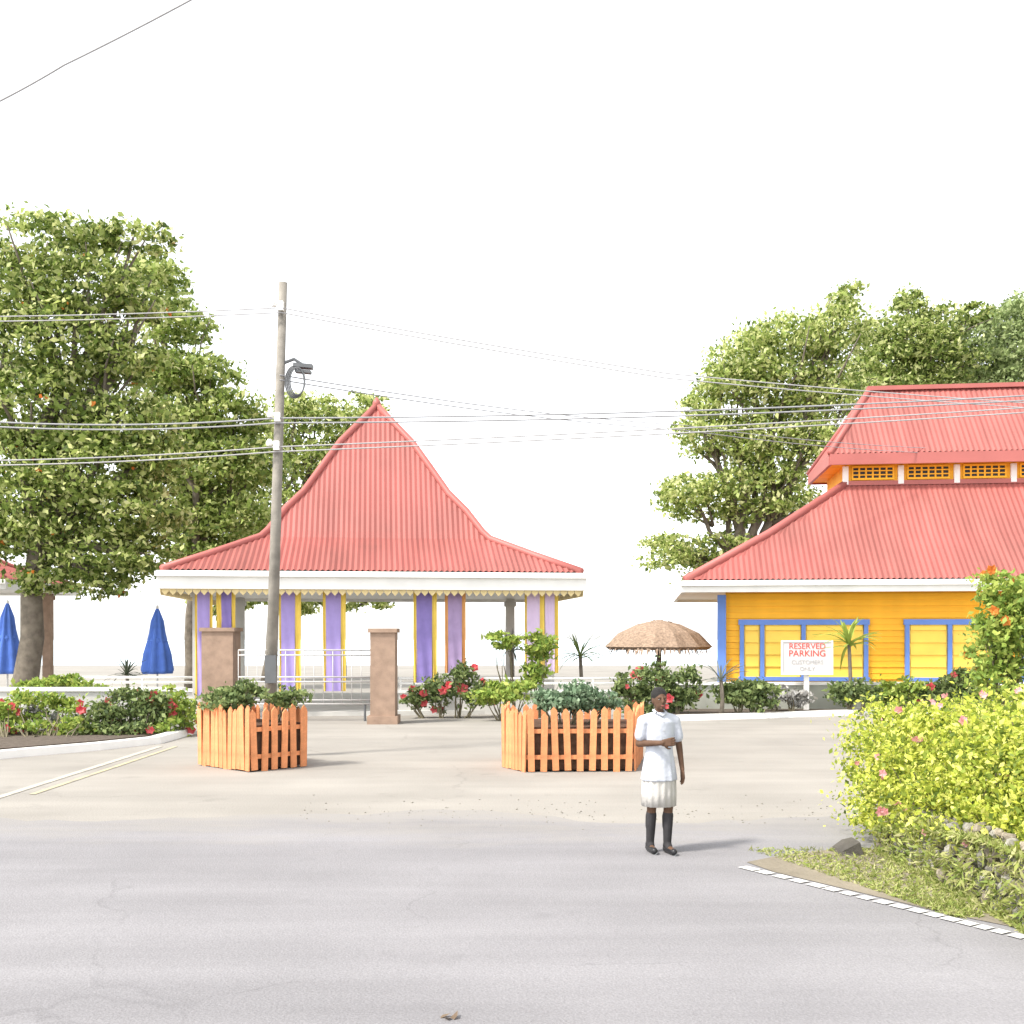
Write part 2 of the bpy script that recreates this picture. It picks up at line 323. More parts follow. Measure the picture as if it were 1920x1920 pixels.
def shrub(name, label, base, blobs, n, size, leaf, group=None, flowers=None, cat='shrub', cl=30, stems=7, inner=0.3, spread=0.25):
    base = Vector(base); t = thing(name, label, cat, base, 0, group)
    rel = [(Vector(c) - base, r) for c, r in blobs]; st = MB()
    for c, r in rel:
        for q in range(stems):
            limb(st, Vector((c.x, c.y, 0)) * 0.7 + Vector((random.uniform(-.08, .08), random.uniform(-.08, .08), 0)), c + Vector(rng.uniform(-.6, .6, 3) * np.array(r)), 0.02, 0.006, 0.1, 5, 3)
    stuff(st.build('stem', 'stem', t))
    stuff(link('foliage', leaves_mesh('foliage', blob_points([(tuple(c), r) for c, r in rel], n, cl, spread, inner), size, leaf), t))
    if flowers:
        for fm, fn, fs in flowers:
            pf = blob_points([(tuple(c), tuple(x * 1.05 for x in r)) for c, r in rel], max(fn, 8 * len(rel)), 2, 0.04, 0.92)[:]
            me = None
            rng.shuffle(pf)
            for p in pf[:fn]:                                # each blossom is a part: five petals and an eye
                if me is None:
                    b = MB()
                    for k in range(5):
                        th = 2 * PI * k / 5; u = Vector((math.cos(th), 0, math.sin(th))); v = Vector((-math.sin(th), 0, math.cos(th)))
                        b.add([(0, 0, 0), u * .3 + v * .22 + Vector((0, -.12, 0)), u * .52 + Vector((0, -.05, 0)), u * .3 - v * .22 + Vector((0, -.12, 0))], [(0, 1, 2, 3)])
                    me = b.mesh('blossom', fm)
                o = link('blossom', me, t, p, (random.uniform(-.6, .6), random.uniform(-.8, .8), random.uniform(-.7, .7))); sc = fs * random.uniform(.7, 1.3); o.scale = (sc, sc, sc)
    return t

# ------------------------------------------------------------------ ground, road, sea
def sheet(name, pts, z, m):
    mb = MB(); mb.add([(p[0], p[1], z) for p in pts], [tuple(range(len(pts)))]); return structure(mb.build(name, m))
sheet('forecourt_ground', [(-90, -12), (90, -12), (90, 78), (-90, 78)], 0, 'concrete')
cl_ = MB()
cl_.box((0, 78.5, -6.5), (180, 1, 12.99)); structure(cl_.build('sea_cliff', 'rubble'))
sheet('sea', [(-3100, 79), (3100, 79), (3100, 3000), (-3100, 3000)], -12, 'sea')
far = []
for i in range(61):
    px = 2300 - i * 45
    yy = 1537 + 10 * math.sin(px * 0.006 + 1) - (18 if 700 < px < 1150 else 0) * math.sin((px - 700) / 450 * PI) + random.uniform(-3, 3) + 10 * max(0, (600 - px) / 600) * -1
    g = G(px, yy); far.append((g.x, g.y))
sheet('road', [(-40, -11), (40, -11), (40, far[0][1])] + far + [(-40, far[-1][1])], 0.004, 'asphalt')
def ragged(name, c, rx, ry, m, z=0.008, n=22):
    pts = [(c.x + rx * math.cos(2 * PI * k / n) * random.uniform(.65, 1.1), c.y + ry * math.sin(2 * PI * k / n) * random.uniform(.6, 1.1)) for k in range(n)]
    return sheet(name, pts, z, m)
gp = [G(x, 1512 + 10 * math.sin(x * .02)) for x in range(560, 1600, 40)] + [G(x, 1534 + 8 * math.sin(x * .013)) for x in range(1560, 560, -40)]
gb = MB()
for i in range(220):                                            # loose gravel along the seam
    g = G(random.uniform(560, 1600), random.gauss(1524, 12)); r = random.uniform(.004, .014)
    gb.ball((g.x, g.y, r * .5), (r, r, r * .6), 5, 3)
stuff(gb.build('gravel', 'rubble'))
# painted edge lines: short white dashes climbing along both road edges
def dash_line(p0, p1, n, wd=0.12):
    for k in range(n):
        t0 = k / n; t1 = (k + random.uniform(.70, .86)) / n
        a = G(p0[0] + (p1[0] - p0[0]) * t0, p0[1] + (p1[1] - p0[1]) * t0); b = G(p0[0] + (p1[0] - p0[0]) * t1, p0[1] + (p1[1] - p0[1]) * t1)
        d = (b - a).normalized(); s = Vector((-d.y, d.x, 0)) * wd / 2
        sheet('edge_line', [a - s, b - s, b + s, a + s], 0.013, 'line_white')
dash_line((1392, 1627), (1990, 1778), 19)
def strip(name, p0, p1, wd, m, z=0.012):
    a, b = G(*p0), G(*p1); d = (b - a).normalized(); s = Vector((-d.y, d.x, 0)) * wd / 2
    return sheet(name, [a - s, b - s, b + s, a + s], z, m)
strip('bay_line', (-160, 1545), (300, 1400), 0.13, 'line_faded', 0.007)
strip('bay_line', (60, 1490), (330, 1400), 0.09, 'line_yellow', 0.0075)
kb = MB(); pts = [P(-60, 1412, 0.1)]
def kerb(name, path, wd, h, m):
    mb = MB(); path = [Vector(p) for p in path]; vs = []
    for i, p in enumerate(path):
        d = (path[min(i + 1, len(path) - 1)] - path[max(i - 1, 0)]).normalized(); s = Vector((-d.y, d.x, 0)) * wd / 2
        vs += [p - s, p + s, p + s * .85 + Vector((0, 0, h)), p - s * .85 + Vector((0, 0, h))]
    fs = [(4 * i + k, 4 * i + (k + 1) % 4, 4 * i + 4 + (k + 1) % 4, 4 * i + 4 + k) for i in range(len(path) - 1) for k in range(4)]
    fs += [(3, 2, 1, 0), tuple(4 * (len(path) - 1) + k for k in range(4))]
    mb.add(vs, fs); return structure(mb.build(name, m))
kerb('kerb', [G(-120, 1434), G(40, 1418), G(180, 1406), G(290, 1394), G(350, 1377)], .3, .14, 'white_paint')
kerb('kerb', [G(1235, 1352), G(1440, 1346), G(1600, 1340), G(1760, 1336), G(1900, 1334)], .3, .14, 'white_paint')
def bed(poly, z, m):
    n = len(poly); mb = MB(); mb.add([(p.x, p.y, .0) for p in poly] + [(p.x, p.y, z) for p in poly], [tuple(range(n, 2 * n))] + [(k, (k + 1) % n, n + (k + 1) % n, n + k) for k in range(n)])
    return structure(mb.build('planting_bed', m))
bed([G(1245, 1350), G(1600, 1337), G(1850, 1332), Vector((14.0, 32.5, 0)), Vector((4.4, 32.5, 0))], .10, 'soil_dark')
bed([G(-100, 1420), G(40, 1410), G(180, 1398), G(290, 1386), G(340, 1378), Vector((-7.3, 24.6, 0)), Vector((-13, 24.6, 0))], .10, 'soil_dark')

# ------------------------------------------------------------------ roofs
def ribbed_face(mb, c, udir, ndir, W, D, prof, top_w=0.0, pitch=0.15, amp=0.022):
    """one hipped face: c eave mid, udir along the eave, ndir inwards; prof [(t, z)], half width shrinks W -> top_w over depth D"""
    udir = Vector(udir); ndir = Vector(ndir); c = Vector(c)
    nu = max(4, int(2 * W / pitch)) * 4; rows = []
    ts = [];
    for i in range(len(prof) - 1):
        k = 4
        for q in range(k): t = q / k; ts.append((prof[i][0] + (prof[i + 1][0] - prof[i][0]) * t, prof[i][1] + (prof[i + 1][1] - prof[i][1]) * t))
    ts.append(prof[-1]); vs = []
    for t, z in ts:
        wd = W + (top_w - W) * t
        for k in range(nu + 1):
            u = -W + 2 * W * k / nu; cl = abs(u) >= wd
            uu = max(-wd, min(wd, u)); o = 0 if cl else amp * (1 - math.cos(2 * PI * (k % 4) / 4)) * 0.5 * 2
            p = c + udir * uu + ndir * (D * t); vs.append((p.x, p.y, z + o))
    n1 = nu + 1; fs = []
    for r in range(len(ts) - 1):
        w0 = W + (top_w - W) * ts[r][0]
        for k in range(nu):
            u0 = -W + 2 * W * k / nu; u1 = -W + 2 * W * (k + 1) / nu
            if u1 <= -w0 or u0 >= w0: continue
            fs.append((r * n1 + k, r * n1 + k + 1, (r + 1) * n1 + k + 1, (r + 1) * n1 + k))
    mb.add(vs, fs)
def hip_roof(parent, cx, cy, hw, hd, ridge, prof, rm, cm, pitch=0.15, cap_r=0.11):
    """roof over a rectangle centred (cx,cy) half sizes hw x hd; ridge = half length of the ridge along x; prof [(t,z)]"""
    mb = MB()
    ribbed_face(mb, (cx, cy - hd, 0), (1, 0, 0), (0, 1, 0), hw, hd, prof, ridge, pitch)
    ribbed_face(mb, (cx, cy + hd, 0), (-1, 0, 0), (0, -1, 0), hw, hd, prof, ridge, pitch)
    ribbed_face(mb, (cx - hw, cy, 0), (0, -1, 0), (1, 0, 0), hd, hw - ridge, prof, 0, pitch)
    ribbed_face(mb, (cx + hw, cy, 0), (0, 1, 0), (-1, 0, 0), hd, hw - ridge, prof, 0, pitch)
    mb.build('roof', rm, parent)
    for sx in (-1, 1):
        for sy in (-1, 1):
            h = MB(); h.tube([(cx + sx * (hw + (ridge - hw) * t), cy + sy * hd * (1 - t), z + .03) for t, z in prof], cap_r, 6); h.build('hip_cap', cm, parent, True)
    if ridge > 0:
        h = MB(); z = prof[-1][1] + .05; h.box((cx, cy, z), (2 * ridge + .2, .34, .14)); h.build('ridge_cap', cm, parent)
def fascia(parent, cx, cy, hw, hd, z0, z1, m='fascia_white'):
    h = z1 - z0; g = 0.05
    for s in (-1, 1):
        b = MB(); b.box((cx, cy + s * (hd + .06), (z0 + z1) / 2 - .01), (2 * hw + .24, .12, h)); b.build('fascia_board', m, parent)
        b = MB(); b.box((cx, cy + s * (hd + .17), z1 - .10), (2 * hw + .30, .10, .13)); b.build('gutter', m, parent)
        b = MB(); b.box((cx + s * (hw + .06), cy, (z0 + z1) / 2 - .01), (.116, 2 * hd - .004, h)); b.build('fascia_board', m, parent)
    b = MB(); b.box((cx, cy, z0 + .12), (2 * hw - .02, 2 * hd - .02, .05)); b.build('soffit', m, parent)
def pavilion(name, label, cx, yf, hw, hd, prof, zf, rm, cm, cols, colm, group=None, pitch=.15, cap_r=.11):
    cy = yf + hd; t = thing(name, label, 'pavilion', (cx, cy, 0), 0, group)
    hip_roof(t, 0, 0, hw, hd, 0, prof, rm, cm, pitch, cap_r)
    fascia(t, 0, 0, hw, hd, zf, prof[0][1])
    b = MB(); b.lathe([(.16, prof[-1][1] - .05), (.12, prof[-1][1] + .15), (.02, prof[-1][1] + .28)], 8); b.build('finial', cm, t, True)
    for (x, y, wd) in cols:
        b = MB(); b.box((x - cx, y - cy, zf / 2 + .04), (wd, wd, zf + .08)); b.box((x - cx, y - cy, .15), (wd + .12, wd + .12, .3)); b.box((x - cx, y - cy, zf - .12), (wd + .10, wd + .10, .16))
        b.build('column', colm, t)
    b = MB(); b.box((0, 0, .06), (2 * hw - 1.2, 2 * hd - 1.2, .12)); b.build('floor_slab', 'pale_plaster', t)
    return t
red_prof = [(0, 3.92), (.22, 4.48), (.41, 4.99), (.445, 5.20), (.527, 5.88), (.615, 6.45), (.705, 7.27), (.80, 8.12), (.905, 8.84), (1, 9.50)]
def X(px, Y): return (px - 960) / F * Y
RP = pavilion('red_pavilion', 'open pavilion with tall spired red ribbed roof and purple banners', -4.31, 29.5, 5.6, 5.5, red_prof, 3.44, 'red_roof', 'red_cap',
         [(-9.1, 30.4, .3), (-6.6, 30.4, .25), (.5, 30.4, .3), (-9.1, 39.4, .3), (.5, 39.4, .3)], 'pale_plaster')
for sx, sy, L_ in ((0, -1, 5.6), (1, 0, 5.5), (-1, 0, 5.5)):
    lt = MB(); n_ = 56
    for k in range(n_):
        u0 = -L_ + 2 * L_ * k / n_; u1 = u0 + 2 * L_ / n_ * .92; um = (u0 + u1) / 2; zt_ = 3.43
        pts_ = [(u0, zt_), (u1, zt_), (u1, zt_ - .07), (um, zt_ - .17), (u0, zt_ - .07)]
        def w3(u, z, o): return (u, sy * (5.5 + o), z) if sx == 0 else (sx * (5.6 + o), u, z)
        lt.add([w3(u, z, .02) for u, z in pts_] + [w3(u, z, .05) for u, z in pts_], [(0, 1, 2, 3, 4), (9, 8, 7, 6, 5)] + [(i, i + 5, (i + 1) % 5 + 5, (i + 1) % 5) for i in range(5)])
    lt.build('lace_trim', 'trim_gold', RP)
RP.rotation_euler.z = R(7)     # the pavilion stands turned a little towards the road
pavilion('small_pavilion', 'low red roofed shelter half hidden behind the leftmost tree', -19.75, 36, 3.1, 3, [(0, 4.05), (.5, 4.6), (1, 5.4)], 3.72, 'red_roof', 'red_cap',
         [(-21.8, 36.6, .3), (-17.4, 36.6, .3), (-17.4, 41.2, .3)], 'stone_tan')

# ------------------------------------------------------------------ two-tier halls
def hall(name, label, x0, x1, yf, yb, z_eave, zf, ux0, ux1, uyf, uyb, z_low, z_up, ridge_z, inset, wall_m, roof_m, cap_m, band_m, trim_m, wall_front=True, group=None):
    cx, cy = (x0 + x1) / 2, (yf + yb) / 2; t = thing(name, label, 'building', (cx, cy, 0), 0, group)
    hw, hd = (x1 - x0) / 2, (yb - yf) / 2; uw, ud = (ux1 - ux0) / 2, (uyb - uyf) / 2; ucx, ucy = (ux0 + ux1) / 2 - cx, (uyf + uyb) / 2 - cy
    # lower skirt roof: four ribbed faces that stop at the clerestory
    mb = MB(); cw = uw - .55; cd = ud - .55; pr = [(0, z_eave), (.5, (z_eave + z_low) / 2 - .12), (1, z_low)]
    def skirt(c, ud_, nd_, W, D, Wt, sh):
        c = Vector(c); ud_ = Vector(ud_); nd_ = Vector(nd_); nu = int(2 * W / .16) * 4; vs = []; fs = []; T = 8
        def lim(tt): return -W + (sh - Wt + W) * tt, W + (sh + Wt - W) * tt
        for r in range(T + 1):
            tt = r / T; z = np.interp(tt, [p[0] for p in pr], [p[1] for p in pr]); lo, hi = lim(tt)
            for k in range(nu + 1):
                u = -W + 2 * W * k / nu; uu = max(lo, min(hi, u)); o = .022 * (1 - math.cos(PI * (k % 4) / 2)) if lo < u < hi else 0
                p = c + ud_ * uu + nd_ * D * tt; vs.append((p.x, p.y, z + o))
        for r in range(T):
            lo, hi = lim(r / T)
            for k in range(nu):
                if -W + 2 * W * (k + 1) / nu <= lo or -W + 2 * W * k / nu >= hi: continue
                fs.append((r * (nu + 1) + k, r * (nu + 1) + k + 1, (r + 1) * (nu + 1) + k + 1, (r + 1) * (nu + 1) + k))
        mb.add(vs, fs)
    skirt((0, -hd, 0), (1, 0, 0), (0, 1, 0), hw, ucy - cd + hd, cw, ucx)
    skirt((0, hd, 0), (-1, 0, 0), (0, -1, 0), hw, hd - ucy - cd, cw, -ucx)
    skirt((-hw, 0, 0), (0, -1, 0), (1, 0, 0), hd, ucx - cw + hw, cd, -ucy)
    skirt((hw, 0, 0), (0, 1, 0), (-1, 0, 0), hd, hw - ucx - cw, cd, ucy)
    mb.build('lower_roof', roof_m, t)
    for sx in (-1, 1):
        for sy in (-1, 1):
            h = MB(); a = Vector((sx * hw, sy * hd, z_eave + .03)); b = Vector((ucx + sx * cw, ucy + sy * cd, z_low + .03)); m_ = (a + b) / 2 - Vector((0, 0, .12)); h.tube([a, m_, b], .13, 6); h.build('hip_cap', cap_m, t, True)
    fascia(t, 0, 0, hw, hd, zf, z_eave)
    # clerestory
    b = MB(); b.box((ucx, ucy, (z_low + z_up) / 2), (2 * cw, 2 * cd, z_up - z_low + .5)); b.build('clerestory_wall', band_m, t)
    b = MB(); b.box((ucx, ucy - cd - .04, z_low + .04), (2 * cw + .2, .12, .14)); b.build('flashing', cap_m, t)
    n = max(2, int(2 * cw / 1.5)); pw = 2 * cw / n; zc = z_low + .36; ph = .38
    for k in range(n):
        x = ucx - cw + pw * (k + .5)
        v = MB(); v.box((x, ucy - cd - .012, zc), (pw * .74, .02, ph)); vp = v.build('vent_panel', 'dark_void', t)
        fr = MB(); q = 6
        for i in range(q + 1): fr.box((x - pw * .37 + pw * .74 * i / q, ucy - cd - .035, zc), (.05, .03, ph))
        for i in range(4): fr.box((x, ucy - cd - .052, zc - ph / 2 + ph * i / 3), (pw * .76, .03, .035 if i % 3 else .06))
        fr.build('fretwork', band_m, vp)
    for k in range(n + 1):
        s = MB(); s.box((ucx - cw + pw * k, ucy - cd - .06, (z_low + z_up) / 2), (.17, .10, z_up - z_low)); s.build('post', trim_m, t)
    # upper hipped roof with a ridge
    rd = ud; rl = uw - inset
    mb = MB(); up = [(0, z_up + .32), (1, ridge_z)]
    hip_roof(t, ucx, ucy, uw, ud, rl, up, roof_m, cap_m, .16, .10)
    for s in (-1, 1):
        b = MB(); b.box((ucx, ucy + s * (ud - .02), z_up + .16), (2 * uw, .10, .34)); b.build('upper_fascia', cap_m, t)
        b = MB(); b.box((ucx + s * (uw - .02), ucy, z_up + .16), (.096, 2 * ud - .15, .34)); b.build('upper_fascia', cap_m, t)
    b = MB(); b.box((ucx, ucy, z_up + .06), (2 * uw - .2, 2 * ud - .2, .04)); b.build('soffit', band_m, t)
    b = MB(); b.box((.35, .55, zf / 2), (2 * hw - 2.8, 2 * hd - 3.1, zf + .1)); b.build('core_wall', wall_m, t)
    return t, cx, cy
h2, hx, hy = hall('orange_hall', 'orange timber hall with two tier red roof and blue window frames', 5.05, 24.5, 32, 42, 3.80, 3.46, 9.60, 22.5, 34.8, 39.4, 6.95, 7.52, 10.28, 1.65, 'orange_wall', 'red_roof', 'red_cap', 'orange_wall', 'white_paint')
HW_, HD_ = 9.725, 5.0; ha = R(-7); h2.rotation_euler.z = ha      # turned a little so its near side wall stays hidden
h2.location.x = 5.05 - (-HW_ * math.cos(ha) + HD_ * math.sin(ha)); h2.location.y = 32 - (-HW_ * math.sin(ha) - HD_ * math.cos(ha))
# front of the orange hall: planks, window frames, panes
WY = 33.0
wx0, wx1 = X(1352, WY), X(2100, WY)
pm = MB(); pm.box((0, 0, 0), (wx1 - wx0, .035, .185)); pme = pm.mesh('plank', 'orange_wall')
for k in range(19):
    o = link('plank', pme, h2, ((wx0 + wx1) / 2 - hx, WY - hy - .01 * (k % 2), .1 + .18 * k), (R(-9), 0, 0))
b = MB(); b.box(((wx0 + wx1) / 2 - hx, WY + .10 - hy, 1.75), (wx1 - wx0, .1, 3.5)); b.build('front_wall', 'orange_wall', h2)
b = MB(); b.box((X(1345, 32.9) - hx, 32.9 - hy, 1.7), (.24, .24, 3.4)); b.build('corner_post', 'blue_trim', h2)
def zz(py, Y): return CZ - (py - HOR) / F * Y
def window(px0, px1, muls, y0=1163, y1=1275):
    wf = MB(); Y = WY - .09; xs = [px0] + muls + [px1]; z0, z1 = zz(y1, Y), zz(y0, Y)
    for p in xs: wf.box((X(p, Y) - hx, Y - hy, (z0 + z1) / 2), (.12, .10, z1 - z0))
    wf.box((X((px0 + px1) / 2, Y) - hx, Y - .012 - hy, z1 - .06), (X(px1, Y) - X(px0, Y) + .2, .10, .16))
    wf.box((X((px0 + px1) / 2, Y) - hx, Y - .012 - hy, z0 + .05), (X(px1, Y) - X(px0, Y) + .2, .10, .12))
    w_ = wf.build('window', 'blue_trim', h2)
    for i in range(len(xs) - 1):
        xm = X((xs[i] + xs[i + 1]) / 2, Y) - hx; wd = X(xs[i + 1], Y) - X(xs[i], Y) - .14
        pn = MB(); pn.box((xm, Y + .045 - hy, (z0 + z1) / 2), (wd, .02, z1 - z0 - .1))
        for q in range(5): pn.box((xm, Y + .022 - hy, z0 + (z1 - z0) * (q + .52) / 5), (wd - .06, .03, .27), 0, Matrix.Rotation(R(-6), 3, 'X'))
        pn.build('pane', 'orange_pane', w_)
window(1382, 1606, [1419, 1494]); window(1679, 1829, [1754]); window(1880, 2040, [1960])

# ------------------------------------------------------------------ walls, pillars, rails under the pavilions
def wall_box(name, label, a, b, y, h, th, m, cat='wall', rail=True):
    t = thing(name, label, cat, ((a + b) / 2, y, 0)); q = MB(); q.box((0, 0, h / 2), (b - a, th, h)); q.build('wall', m, t)
    q = MB(); q.box((0, 0, h + .04), (b - a + .08, th + .10, .08)); q.build('coping', 'white_paint', t)
    if rail:
        for z in (h + .26, h + .40):
            q = MB(); q.tube([((a - b) / 2, 0, z), ((b - a) / 2, 0, z)], .035, 8); q.build('rail', 'white_paint', t, True)
        n = int((b - a) / 2) + 1
        for k in range(n + 1):
            q = MB(); q.box((-(b - a) / 2 + .05 + (b - a - .1) * k / n, 0, h + .22), (.05, .05, .36)); q.build('post', 'white_paint', t)
    return t
wall_box('low_wall', 'white garden wall behind the red flowered bush near the leftmost kerb', -13.5, X(342, 24.8), 24.8, .95, .22, 'pale_plaster', rail=False)
wall_box('low_wall', 'grey green low wall before the orange hall', X(1245, 31.5), X(1930, 31.5), 31.5, .78, .16, 'green_plaster', rail=False)
wall_box('low_wall', 'white railed low wall under the red pavilion right of the gate', X(748, 30.6), X(1235, 30.6), 30.6, .60, .2, 'pale_plaster')
wall_box('low_wall', 'white railed low wall between the garden wall and gate', X(150, 30.9), X(384, 30.9), 30.9, .62, .2, 'pale_plaster')
def pillar(label, px0, px1, top, base, m, group):
    Y = CZ * F / (base - HOR); x0, x1 = X(px0, Y), X(px1, Y); h = zz(top, Y); wd = x1 - x0
    t = thing('pillar', label, 'pillar', ((x0 + x1) / 2, Y, 0), 0, group)
    q = MB(); q.box((0, 0, h / 2), (wd, wd, h)); q.build('shaft', m, t)
    q = MB(); q.box((0, 0, h + .05), (wd + .10, wd + .10, .10)); q.build('cap', m, t)
    q = MB(); q.box((0, 0, .10), (wd + .14, wd + .14, .2)); q.build('plinth', m, t)
    return t
pillar('brown stone gate pillar rising behind the square orange planter', 386, 444, 1184, 1345, 'stone_tan', 'brown stone gate pillars')
pillar('brown stone gate pillar standing clear between gate and hibiscus', 697, 743, 1186, 1356, 'stone_tan', 'brown stone gate pillars')
def gate(label, px0, px1, Y, top, bot):
    x0, x1 = X(px0, Y), X(px1, Y); t = thing('metal_gate', label, 'gate', ((x0 + x1) / 2, Y, 0)); L = x1 - x0
    z0, z1 = zz(bot, Y), zz(top, Y)
    for z in (z1, z1 - .13, (z0 + z1) / 2, (z0 + z1) / 2 - .12, z0 + .10, z0):
        q = MB(); q.tube([(-L / 2, 0, z), (L / 2, 0, z)], .020, 8); q.build('rail', 'gate_paint', t, True)
    n = 14
    for k in range(n + 1):
        q = MB(); q.tube([(-L / 2 + L * k / n, .0, z0), (-L / 2 + L * k / n, .0, z1)], .012, 6); q.build('bar', 'gate_paint', t, True)
    for s in (-1, 1):
        q = MB(); q.tube([(s * (L / 2 - .15), .02, 0), (s * (L / 2 - .15), .02, z0)], .03, 6); q.build('foot', 'dark_metal', t)
gate('white barred metal gate closed between the two brown pillars', 447, 695, 28.2, 1219, 1320)
# cloth banners
def banner(label, px0, px1, bot, m, em, el=6, er=6, Y=29.85, top=1104):
    Y = 29.95 + .123 * (X((px0 + px1) / 2, 29.9) + 3.64)
    x0, x1 = X(px0, Y), X(px1, Y); zt, zb = 3.46, zz(bot, Y); t = thing('cloth_banner', label, 'banner', ((x0 + x1) / 2, Y, zb), 0, 'cloth banners under the red eave')
    def cloth(a, b, yo, m, nm):
        q = MB(); nx, nz = 8, 14; vs = []
        for i in range(nz + 1):
            for k in range(nx + 1):
                u = k / nx; z = (zt - zb) * i / nz; vs.append((a + (b - a) * u, yo + .025 * math.sin(u * 9 + i * .4) * (1 - .5 * i / nz), z))
        for yo2 in (0,):
            fs = [(i * (nx + 1) + k, i * (nx + 1) + k + 1, (i + 1) * (nx + 1) + k + 1, (i + 1) * (nx + 1) + k) for i in range(nz) for k in range(nx)]
        q.add(vs, fs); return q.build(nm, m, t, True)
    L = x1 - x0; s = 1 / F * Y
    cloth(-L / 2, L / 2, 0, m, 'cloth_panel')
    if el: cloth(-L / 2 - el * s, -L / 2 + .02, .03, em, 'edge_strip')
    if er: cloth(L / 2 - .02, L / 2 + er * s, .03, em, 'edge_strip')
    q = MB(); q.tube([(-L / 2 - .15, 0, zt - zb - .03), (L / 2 + .15, 0, zt - zb - .03)], .025, 6); q.build('hanging_rod', 'white_paint', t)
banner('deep purple banner with thin yellow edges at the outer edge above the garden wall', 370, 393, 1310, 'lilac_cloth', 'yellow_cloth', 5, 5)
banner('purple banner above the brown pillar in the orange planter', 415, 434, 1182, 'purple_cloth', 'yellow_cloth', 10, 7)
banner('pale mauve banner with broad yellow edge beside the cream pole', 527, 553, 1300, 'lilac_cloth', 'yellow_cloth', 4, 11)
banner('purple banner with yellow edge beside the thatched parasol', 611, 639, 1296, 'lilac_cloth', 'yellow_cloth', 6, 9)
banner('purple banner with yellow edges between the gate pillar and the mauve one', 781, 810, 1280, 'purple_cloth', 'yellow_cloth', 6, 9)
banner('mauve banner with orange edges hanging over red hibiscus', 840, 866, 1262, 'mauve_cloth', 'orange_cloth', 6, 7)
banner('pale pink banner with yellow edge with the yucca tops below it', 988, 1012, 1262, 'pink_cloth', 'yellow_cloth', 4, 9)
banner('pale pink banner with yellow edge farthest toward the orange hall', 1022, 1040, 1262, 'pink_cloth', 'yellow_cloth', 0, 7)
# ------------------------------------------------------------------ parasols
def folded_parasol(label, px, top, base_y, wpx, m, group):
    Y = CZ * F / (base_y - HOR); t = thing('folded_parasol', label, 'parasol', (X(px, Y), Y, 0), 0, group)
    zt = zz(top, Y); zb = zz(1263, Y); rb_ = wpx / 2 / F * Y
    q = MB(); q.tube([(0, 0, 0), (0, 0, zt)], .03, 8); q.build('pole', 'white_paint', t, True)
    q = MB(); H = zt - zb
    q.lathe([(rb_ * .92, zb), (rb_, zb + .06 * H), (rb_ * .86, zb + .3 * H), (rb_ * .62, zb + .5 * H), (rb_ * .5, zb + .62 * H), (rb_ * .4, zb + .8 * H), (.06, zb + .97 * H), (.03, zt)], 48, fold=8, amp=.16); q.build('canvas', m, t, True)
    q = MB(); q.lathe([(rb_ * .60, zb + .46 * H), (rb_ * .66, zb + .50 * H), (rb_ * .58, zb + .54 * H)], 16); q.build('tie', m, t)
    q = MB(); q.lathe([(.045, zt - .02), (.05, zt + .04), (.01, zt + .10)], 8); q.build('finial', 'white_paint', t)
    q = MB(); q.lathe([(.3, 0), (.3, .08), (.06, .12)], 12); q.build('base', 'dark_metal', t)
folded_parasol('blue folded parasol standing behind the white garden wall', 295, 1140, 1322, 54, 'blue_canvas', 'folded parasols')
folded_parasol('blue folded parasol under the leafy tree at the far wall end', 14, 1130, 1322, 56, 'blue_canvas', 'folded parasols')
def thatch_parasol(label, px, top, wpx, base_y, hpx, m):
    Y = CZ * F / (base_y - HOR); t = thing('thatch_parasol', label, 'parasol', (X(px, Y), Y, 0))
    zt = zz(top, Y); r = wpx / 2 / F * Y; h = hpx / F * Y
    q = MB(); q.tube([(0, 0, 0), (.02, 0, zt - .1)], [.09, .07], 8); q.build('trunk', 'bark', t, True)
    q = MB(); q.lathe([(r * .92, zt - h), (r, zt - h * .9), (r * .75, zt - h * .45), (r * .4, zt - h * .15), (.04, zt)], 28, fold=14, amp=.03); q.build('canopy', m, t)
    n = 420; pts = []
    ps = []
    for k in range(n):
        th = random.uniform(0, 2 * PI); u = random.random() ** .6; rr = r * (.15 + .9 * u); ps.append((rr * math.cos(th), rr * math.sin(th), zt - h * (u ** 1.2) * 1.05 + .02))
    mb = MB()
    for (x, y, z) in ps:
        d = Vector((x, y, 0)).normalized(); sd_ = Vector((-d.y, d.x, 0)) * .03; a = Vector((x, y, z)); e_ = a + d * .16 + Vector((0, 0, -.28)); mb.add([a - sd_, a + sd_, e_], [(0, 1, 2)])
    stuff(mb.build('straw', m, t))

thatch_parasol('tan thatched parasol between the red pavilion and orange hall', 1235, 1162, 196, 1316, 56, 'thatch')
